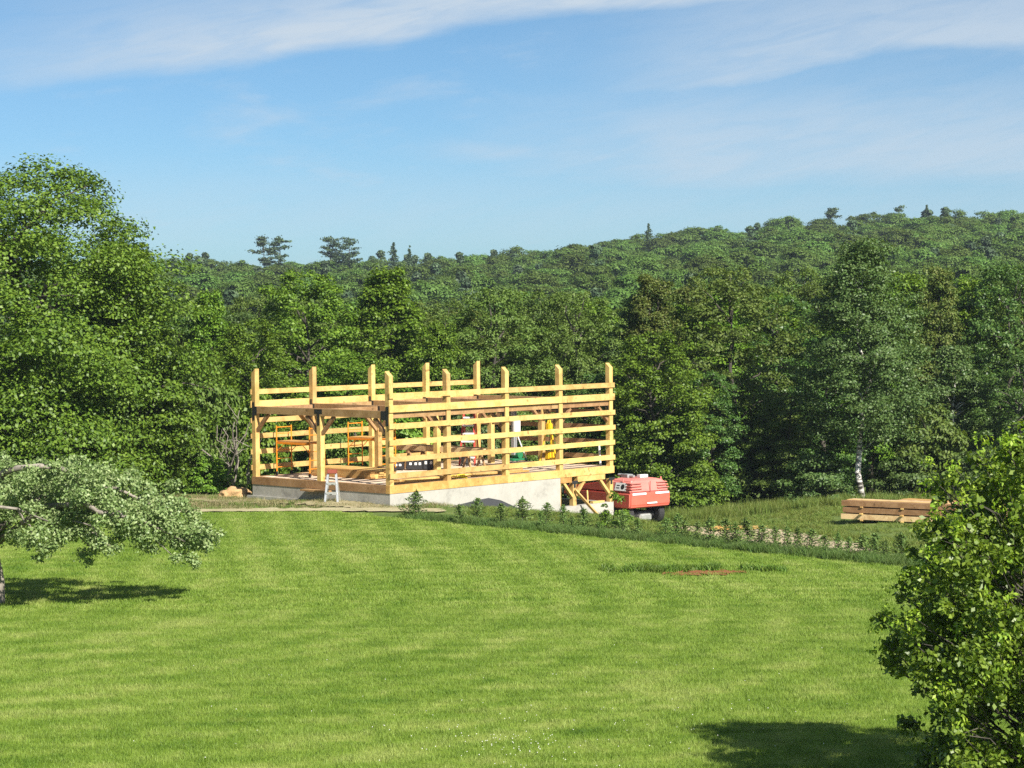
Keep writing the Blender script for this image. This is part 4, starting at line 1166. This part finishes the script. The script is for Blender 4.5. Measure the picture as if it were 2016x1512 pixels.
sawhorse('wooden sawhorse under the left ends of the big timbers', 6.5, 5.2); sawhorse('wooden sawhorse under the right ends of the big timbers', 6.5, 2.1)
for k, (u, v0, v1, lb) in enumerate(((6.25, 1.25, 6.1, 'long squared timber resting on the sawhorses, the longer of two'), (6.75, 2.0, 5.7, 'shorter squared timber beside the longer one on the sawhorses'))):
    o = MB().box((-.11, 0, 0), (.11, v1 - v0, .2)).build('timber', M['wood_shade_brown'] if k else M['wood_lumber'], bevel=.008); o.location = bw(u, v0, .723); o.rotation_euler = (0, 0, BYAW); tag(o, lb, 'timber', 'timbers on sawhorses')


def step_ladder(name, label, h, wd, rails, cap_, loc, rz, ncap=.1):
    o = empty(name, loc, rz); tag(o, label, 'step ladder'); d = h * .27; steps = max(3, int(h / .30))
    for s_ in (-1, 1):
        MB().beam((s_ * wd / 2, -d, 0), (s_ * wd * .31, -.06, h), .03, .075, (1, 0, 0)).build('front_rail', rails, o)
        MB().beam((s_ * wd / 2, d, 0), (s_ * wd * .30, .06, h), .028, .05, (1, 0, 0)).build('rear_rail', rails, o)
    for k in range(1, steps):
        f = k / steps; y = -d + (d - .06) * f; x = wd * (.5 - .19 * f)
        MB().box((-x, y - .05, h * f - .03), (x, y + .05, h * f + .03)).build('step', M['white'] if h > 1.5 else M['alu'], o)
    for f in (.25, .6):
        y = d - (d - .06) * f; x = wd * (.5 - .2 * f); MB().box((-x, y - .012, h * f - .02), (x, y + .012, h * f + .02)).build('rear_bar', M['alu'], o)
    MB().box((-wd * .36, -.13, h), (wd * .36, .12, h + ncap)).build('top_cap', cap_, o, bevel=.012)
    return o


step_ladder('step_ladder', 'tall red and white step ladder standing on the deck', 2.18, .62, M['ladder_red'], M['white'], bw(9.3, 5.0, .003), math.atan2(-.15, 1) , .07)
ladx, lady = -6.42, 78.75
step_ladder('step_ladder', 'small aluminium step ladder with a red top against the left concrete wall', 1.02, .46, M['alu'], M['cap'], (ladx, lady, hz(ladx, lady) - .02), math.atan2(-.08, 1), .14)

# mast lift with green base
o = bempty('material_lift', 11.2, 4.35, .003); tag(o, 'grey upright mast lift with a green base on the deck', 'mast lift')
b = MB(); b.box((-.09, -.08, .3), (-.03, .08, 2.15)); b.box((.03, -.08, .3), (.09, .08, 2.15)); b.box((-.03, -.05, .3), (.03, .05, 2.0)); b.build('mast', M['grey'], o)
MB().box((-.17, -.10, 1.15), (.17, -.20, 1.75)).build('carriage', M['white'], o)
b = MB(); b.box((-.4, -.3, .08), (.5, .3, .16)); b.build('base', M['green'], o, bevel=.015)
b = MB(); b.prism([(.18 + .16 * math.cos(t), .32 + .16 * math.sin(t)) for t in np.linspace(0, 2 * PI, 17)[:-1]], -.18, .18, 1); b.build('winch', M['green'], o)
for x in (-.35, .45):
    for y in (-.26, .26): MB().prism([(x + .06 * math.cos(t), .06 + .06 * math.sin(t)) for t in np.linspace(0, 2 * PI, 13)[:-1]], y - .02, y + .02, 1).build('wheel', M['dark'], o)
MB().beam((.08, .0, 1.3), (.62, -.1, .1), .04, .04).build('stay', M['white'], o)
# yellow tripod hoist
o = bempty('hoist_tripod', 11.25, 2.5, .003); tag(o, 'yellow three-legged hoist stand with a yellow motor near the right end', 'hoist')
for a in (0.4, 2.5, 4.6): MB().beam((.42 * math.cos(a), .42 * math.sin(a), 0), (.03 * math.cos(a), .03 * math.sin(a), 1.75), .05, .05).build('leg', M['yellow'], o)
b = MB(); b.box((-.16, -.13, .18), (.2, .13, .52)); b.build('motor', M['yellow'], o, bevel=.04); MB().box((-.2, -.15, .06), (.24, .15, .10)).build('motor_base', M['dark'], o)
b = MB(); b.box((-.12, -.10, 1.3), (.12, .10, 1.62)); b.build('gearbox', M['yellow'], o, bevel=.03)
MB().tube([(0, 0, 1.3), (0, 0, .52)], .012, 5).build('chain', M['dark'], o)
# tool cases
for k, (du, dv, w_, h_, lb) in enumerate(((-.75, .0, .62, .30, 'black tool case with grey latches, left of three on the deck'), (0, -.1, .7, .36, 'black tool case with grey latches, middle of three on the deck'), (.5, -.75, .6, .42, 'taller black tool case, right of three on the deck'))):
    o = bempty('tool_case', 6.0 + du * .7, 4.75 + du * -.7 + dv * .2, .003, -.85); tag(o, lb, 'tool case', 'tool cases on the deck')
    MB().box((-w_ / 2, -.2, .01), (w_ / 2, .2, h_)).build('case', M['black'], o, bevel=.03)
    for x in (-.18, .02, .18): MB().box((x - .045, -.212, h_ * .55), (x + .045, -.2005, h_ * .82)).build('latch', M['white'], o)
    MB().tube([(-.1, -.2, h_ * .9), (-.1, -.23, h_ + .03), (.1, -.23, h_ + .03), (.1, -.2, h_ * .9)], .012, 5).build('handle', M['grey'], o)
o = bempty('cooler', 7.2, 5.75, .003, -.7); tag(o, 'red cooler with a white lid behind the big timbers', 'cooler')
MB().box((-.3, -.18, 0), (.3, .18, .34)).build('body', M['red'], o, bevel=.02); MB().box((-.31, -.19, .343), (.31, .19, .40)).build('lid', M['white'], o, bevel=.015)
# shop vacuum
o = bempty('shop_vacuum', 8.6, 4.55, .003); tag(o, 'dark grey shop vacuum standing on the deck below the red ladder', 'vacuum')
MB().tube([(0, 0, .07), (0, 0, .12), (0, 0, .42)], [.15, .19, .17], 14).build('drum', M['black'], o); MB().tube([(0, 0, .425), (0, 0, .50), (0, 0, .56)], [.18, .17, .07], 14).build('lid', M['grey'], o)
for a in (0, 2.1, 4.2): MB().tube([(.17 * math.cos(a), .17 * math.sin(a), 0), (.17 * math.cos(a), .17 * math.sin(a), .08)], .03, 6).build('caster', M['dark'], o)
MB().tube([(.15, 0, .35), (.35, .05, .3), (.42, -.1, .08), (.25, -.35, .03)], .025, 6).build('hose', M['black'], o)
# straps
o = bempty('strap_pile', 3.75, .36, .004); b = MB(); r_ = np.random.default_rng(9)
for k in range(9):
    cx, cy, z = r_.uniform(-.35, .45), r_.uniform(-.12, .12), .02 + k * .012; R_ = r_.uniform(.07, .16)
    b.tube([(cx + R_ * math.cos(t), cy + R_ * .7 * math.sin(t), z + .02 * math.sin(2 * t + k)) for t in np.linspace(0, 2 * PI, 13)], .018, 5)
me_ = b.build('strap_coil', M['strap'], o); tag(o, 'tangle of yellow webbing straps on the deck edge', 'straps')
o = bempty('strap_pile', 3.1, 2.2, .004); b = MB()
for k in range(6):
    cx, cy = r_.uniform(-.3, .3), r_.uniform(-.2, .2); R_ = r_.uniform(.08, .16); b.tube([(cx + R_ * math.cos(t), cy + R_ * math.sin(t), .02 + k * .012) for t in np.linspace(0, 2 * PI, 13)], .018, 5)
b.build('strap_coil', M['strap'], o); tag(o, 'yellow strap coil on the deck in front of the black tool cases', 'straps')
# level leaning on the last post
o = MB().box((-.03, -.03, 0), (.03, .03, .78)).build('spirit_level', M['white'], bevel=.006); o.location = bw(L - .28, .42, .003); o.rotation_euler = (-.18, .12, BYAW); tag(o, 'white spirit level leaning by the far right corner post', 'level')

# ------------------------------------------------------------------ boom lift
lx_, ly_ = 4.50, 89.95
GZL = -2.56
lift = empty('boom_lift', (lx_, ly_, GZL), math.atan2(.79, -.62))
tag(lift, 'red boom lift parked behind the open bay with its boom lowered', 'boom lift')
# local: +x along the boom, +y to its left, z up
b = MB(); b.prism([(-1.62, .82), (-1.56, .72), (-.6, .70), (-.6, 1.42), (-1.64, 1.42)], -.96, .96, 1); b.build('counterweight', M['red'], lift, bevel=.10, seg=3)
b = MB(); v = [(-1.60, -.92, 1.425), (-.3, -.92, 1.425), (-.3, .92, 1.425), (-1.60, .92, 1.425), (-1.50, -.80, 1.93), (-.3, -.80, 1.93), (-.3, .80, 1.93), (-1.50, .80, 1.93), (-1.28, -.5, 2.04), (-.3, -.5, 2.04), (-.3, .5, 2.04), (-1.28, .5, 2.04)]
b.add(v, [(0, 1, 5, 4), (1, 2, 6, 5), (2, 3, 7, 6), (3, 0, 4, 7), (4, 5, 9, 8), (6, 7, 11, 10), (8, 9, 10, 11), (7, 4, 8, 11), (5, 6, 10, 9), (0, 3, 2, 1)])
hood = b.build('hood', M['red_faded'], lift, bevel=.09, seg=3)
for s_ in (-1, 1):
    for k, z in enumerate((1.58, 1.70, 1.82)):
        x0_ = -1.60 + (z - 1.425) * .2; yo = .92 - (z - 1.425) * .238
        MB().box((x0_ - .012, min(s_ * .38, s_ * (yo - .04)), z - .032), (x0_ + .10, max(s_ * .38, s_ * (yo - .04)), z)).build('louvre_shade', M['shade_seam'], hood)  # raised dark bars that paint the shade under each louvre
        MB().box((x0_ - .05, min(s_ * .36, s_ * (yo + .03)), z + .001), (x0_ + .30, max(s_ * .36, s_ * (yo + .03)), z + .05)).build('louvre', M['red_faded'], hood, bevel=.015)
    MB().box((-1.668, min(s_ * .22, s_ * .86), 1.33), (-1.642, max(s_ * .22, s_ * .86), 1.418)).build('reflective_stripe', M['stripe'], lift)
MB().box((-1.655, -.30, .90), (-1.638, .16, .965)).build('name_plate', M['stripe'], lift)
MB().tube([(-1.35, -.72, 1.95), (-1.35, -.72, 2.08)], .03, 8).build('beacon', M['red_faded'], lift); MB().tube([(-1.0, .80, 1.90), (-1.0, .80, 2.06)], .025, 8).build('beacon', M['red_faded'], lift)
MB().box((-1.612, -.02, 1.44), (-1.60, .0, 1.94)).build('hood_seam', M['shade_seam'], hood)
# side covers
for s_ in (-1, 1):
    MB().box((-.59, min(s_ * .5, s_ * .93), .78), (1.5, max(s_ * .5, s_ * .93), 1.40)).build('side_cover', M['red'], lift, bevel=.04)
b = MB(); b.prism([(-.29, 1.43), (1.5, 1.43), (2.6, 1.10), (2.6, 1.30), (-.29, 2.0)], -.9, .9, 1); b.build('upper_cover', M['red'], lift, bevel=.03)
pl = MB().prism([(.899, 1.51), (.917, 1.51), (.836, 1.86), (.818, 1.86)], -1.30, -.62, 0).build('decal', M['white'], lift)
b = MB()
for (cx_, cz_, wx_, wz_) in ((-1.08, 1.69, .11, .12), (-.80, 1.74, .13, .03), (-.80, 1.63, .13, .03)):
    ring = [(cx_ + wx_ * math.cos(t), cz_ + wz_ * math.sin(t)) for t in (np.linspace(0, 2 * PI, 17)[:-1] if wz_ > .1 else (.78, 2.36, 3.93, 5.5))]
    v = [(x, .92 - (z - 1.425) * .238 + o_, z) for o_ in (.014, .022) for x, z in ring]; n_ = len(ring)
    b.add(v, [tuple(range(n_)), tuple(range(n_, 2 * n_))[::-1]] + [(i, (i + 1) % n_, n_ + (i + 1) % n_, n_ + i) for i in range(n_)])
b.build('decal_print', M['black'], pl)
# boom
MB().beam((-.6, 0, 1.78), (3.4, 0, 1.18), .42, .46).build('base_boom', M['red'], lift, bevel=.03)
MB().beam((3.41, 0, 1.18), (6.4, 0, .72), .34, .38).build('mid_boom', M['black'], lift, bevel=.02)
MB().beam((6.41, 0, .72), (9.0, 0, .33), .26, .28).build('fly_boom', M['dark'], lift, bevel=.02)
MB().box((3.36, -.26, .92), (3.48, .26, 1.44)).build('boom_collar', M['black'], lift); MB().box((3.60, .18, 1.06), (3.72, .20, 1.34)).build('wear_pad', M['stripe'], lift)
MB().tube([(.2, 0, 1.42), (2.4, 0, 1.05)], .07, 10).build('lift_cylinder', M['grey'], lift)
# gear on top
b = MB(); b.box((-.7, .1, 2.05), (-.3, .36, 2.20)); b.tube([(-.9, .2, 2.12), (-.1, .3, 2.16)], .06, 8); b.build('hose_reel', M['grey'], lift)
MB().box((-.95, -.42, 2.05), (-.75, -.05, 2.17)).build('top_plate', M['stripe'], lift)
for ch in lift.children: ch.scale = (1, 1.13, .873); ch.location = (0, 0, .089)
# chassis and wheels
MB().tube([(0, 0, .52), (0, 0, .69)], .5, 20).build('turntable', M['black'], lift)
MB().box((-1.15, -.62, .30), (1.15, .62, .52)).build('chassis', M['black'], lift, bevel=.03)
MB().box((-1.35, -.34, .16), (-1.10, .30, .44)).build('axle_cover', M['alu'], lift, bevel=.05)
for x in (-1.0, 1.0):
    for s_ in (-1, 1):
        y0_, y1_ = sorted((s_ * .66, s_ * .97))
        wv_ = MB().prism([(x + .43 * math.cos(t), .43 + .43 * math.sin(t)) for t in np.linspace(0, 2 * PI, 29)[:-1]], y0_, y1_, 1).build('wheel', M['dark'], lift, bevel=.03)
        MB().prism([(x + .2 * math.cos(t), .43 + .2 * math.sin(t)) for t in np.linspace(0, 2 * PI, 21)[:-1]], min(s_ * .9, s_ * .985), max(s_ * .9, s_ * .985), 1).build('rim', M['white'], wv_)

# ------------------------------------------------------------------ lumber on the meadow
ang = math.atan2(76.0 - 82.5, 14.9 - 12.1)
board_pile('timber_stack', 'long near stack of square timbers in three layers on the meadow', 'lumber', (12.25, 82.5, hz(14.5, 81.0) - .02), math.atan2(-2.5, 4.0), 3, 5, 5.6, .195, .195, [M['wood_lumber'], M['wood_lumber'], M['wood_shade_brown'], M['wood']], .012, .05, 'lumber stacks on the meadow', 'timber', (.8, 2.4, 4.7))
board_pile('timber_stack', 'second stack of reddish planks behind the near timber stack', 'lumber', (14.85, 86.2, hz(16, 85) + .02), math.atan2(-2.0, 2.6), 3, 5, 3.6, .22, .09, [M['wood_orange'], M['wood_lumber'], M['wood']], .012, .06, 'lumber stacks on the meadow', 'plank', (.4, 1.8, 3.2))
board_pile('timber_stack', 'far stack of pale timbers with end grain showing behind the pear tree', 'lumber', (16.6, 81.9, hz(17.5, 80.5)), math.atan2(-1.6, 2.4), 3, 4, 3.0, .18, .17, [M['wood_lumber'], M['wood_pale']], .02, .14, 'lumber stacks on the meadow', 'timber', (.4, 2.4))
board_pile('board_pile', 'few yellow boards lying at the back edge of the sand driveway', 'lumber', (7.6, 84.6, hz(8.5, 84.4) + .03), -.25, 2, 3, 1.9, .2, .06, [M['wood'], M['wood_orange']], .02, .15, None, 'board')

# sand heap by the barn's left end
bm = bmesh.new(); bmesh.ops.create_icosphere(bm, subdivisions=4, radius=1.0); r_ = np.random.default_rng(3)
from mathutils import noise as mnoise
for v_ in bm.verts:
    k_ = 1 + .35 * mnoise.noise(v_.co * 2.2 + Vector((4, 1, 7))) + .12 * mnoise.noise(v_.co * 6)
    v_.co = Vector((v_.co.x * .62 * k_, v_.co.y * .5 * k_, max(-.1, v_.co.z) * .34 * k_))
me_ = bpy.data.meshes.new('sand_heap'); bm.to_mesh(me_); bm.free(); me_.polygons.foreach_set('use_smooth', [True] * len(me_.polygons))
o = link('sand_heap', me_, None, [M['heap']]); o.location = (-10.5, 83.6, hz(-10.5, 83.6)); o.rotation_euler = (0, 0, .3); tag(o, 'small heap of tan sand at the barn\'s left corner', 'sand heap')

# ------------------------------------------------------------------ air
HAZE = True
if HAZE:
    b = MB().box((-420, -6, -40), (420, 700, 46)); o = b.build('haze', bpy.data.materials.new('thin_haze'))
    hm = o.data.materials[0]; hm.use_nodes = True; nt = hm.node_tree; nt.nodes.clear()
    out_ = nt.nodes.new('ShaderNodeOutputMaterial'); pv = nt.nodes.new('ShaderNodeVolumePrincipled')
    pv.inputs['Color'].default_value = (.72, .84, 1.0, 1); pv.inputs['Density'].default_value = 0.00016; pv.inputs['Anisotropy'].default_value = 0.2
    nt.links.new(pv.outputs[0], out_.inputs['Volume'])
    tag(o, 'thin blue summer haze filling the air over the valley', 'haze', kind='stuff')
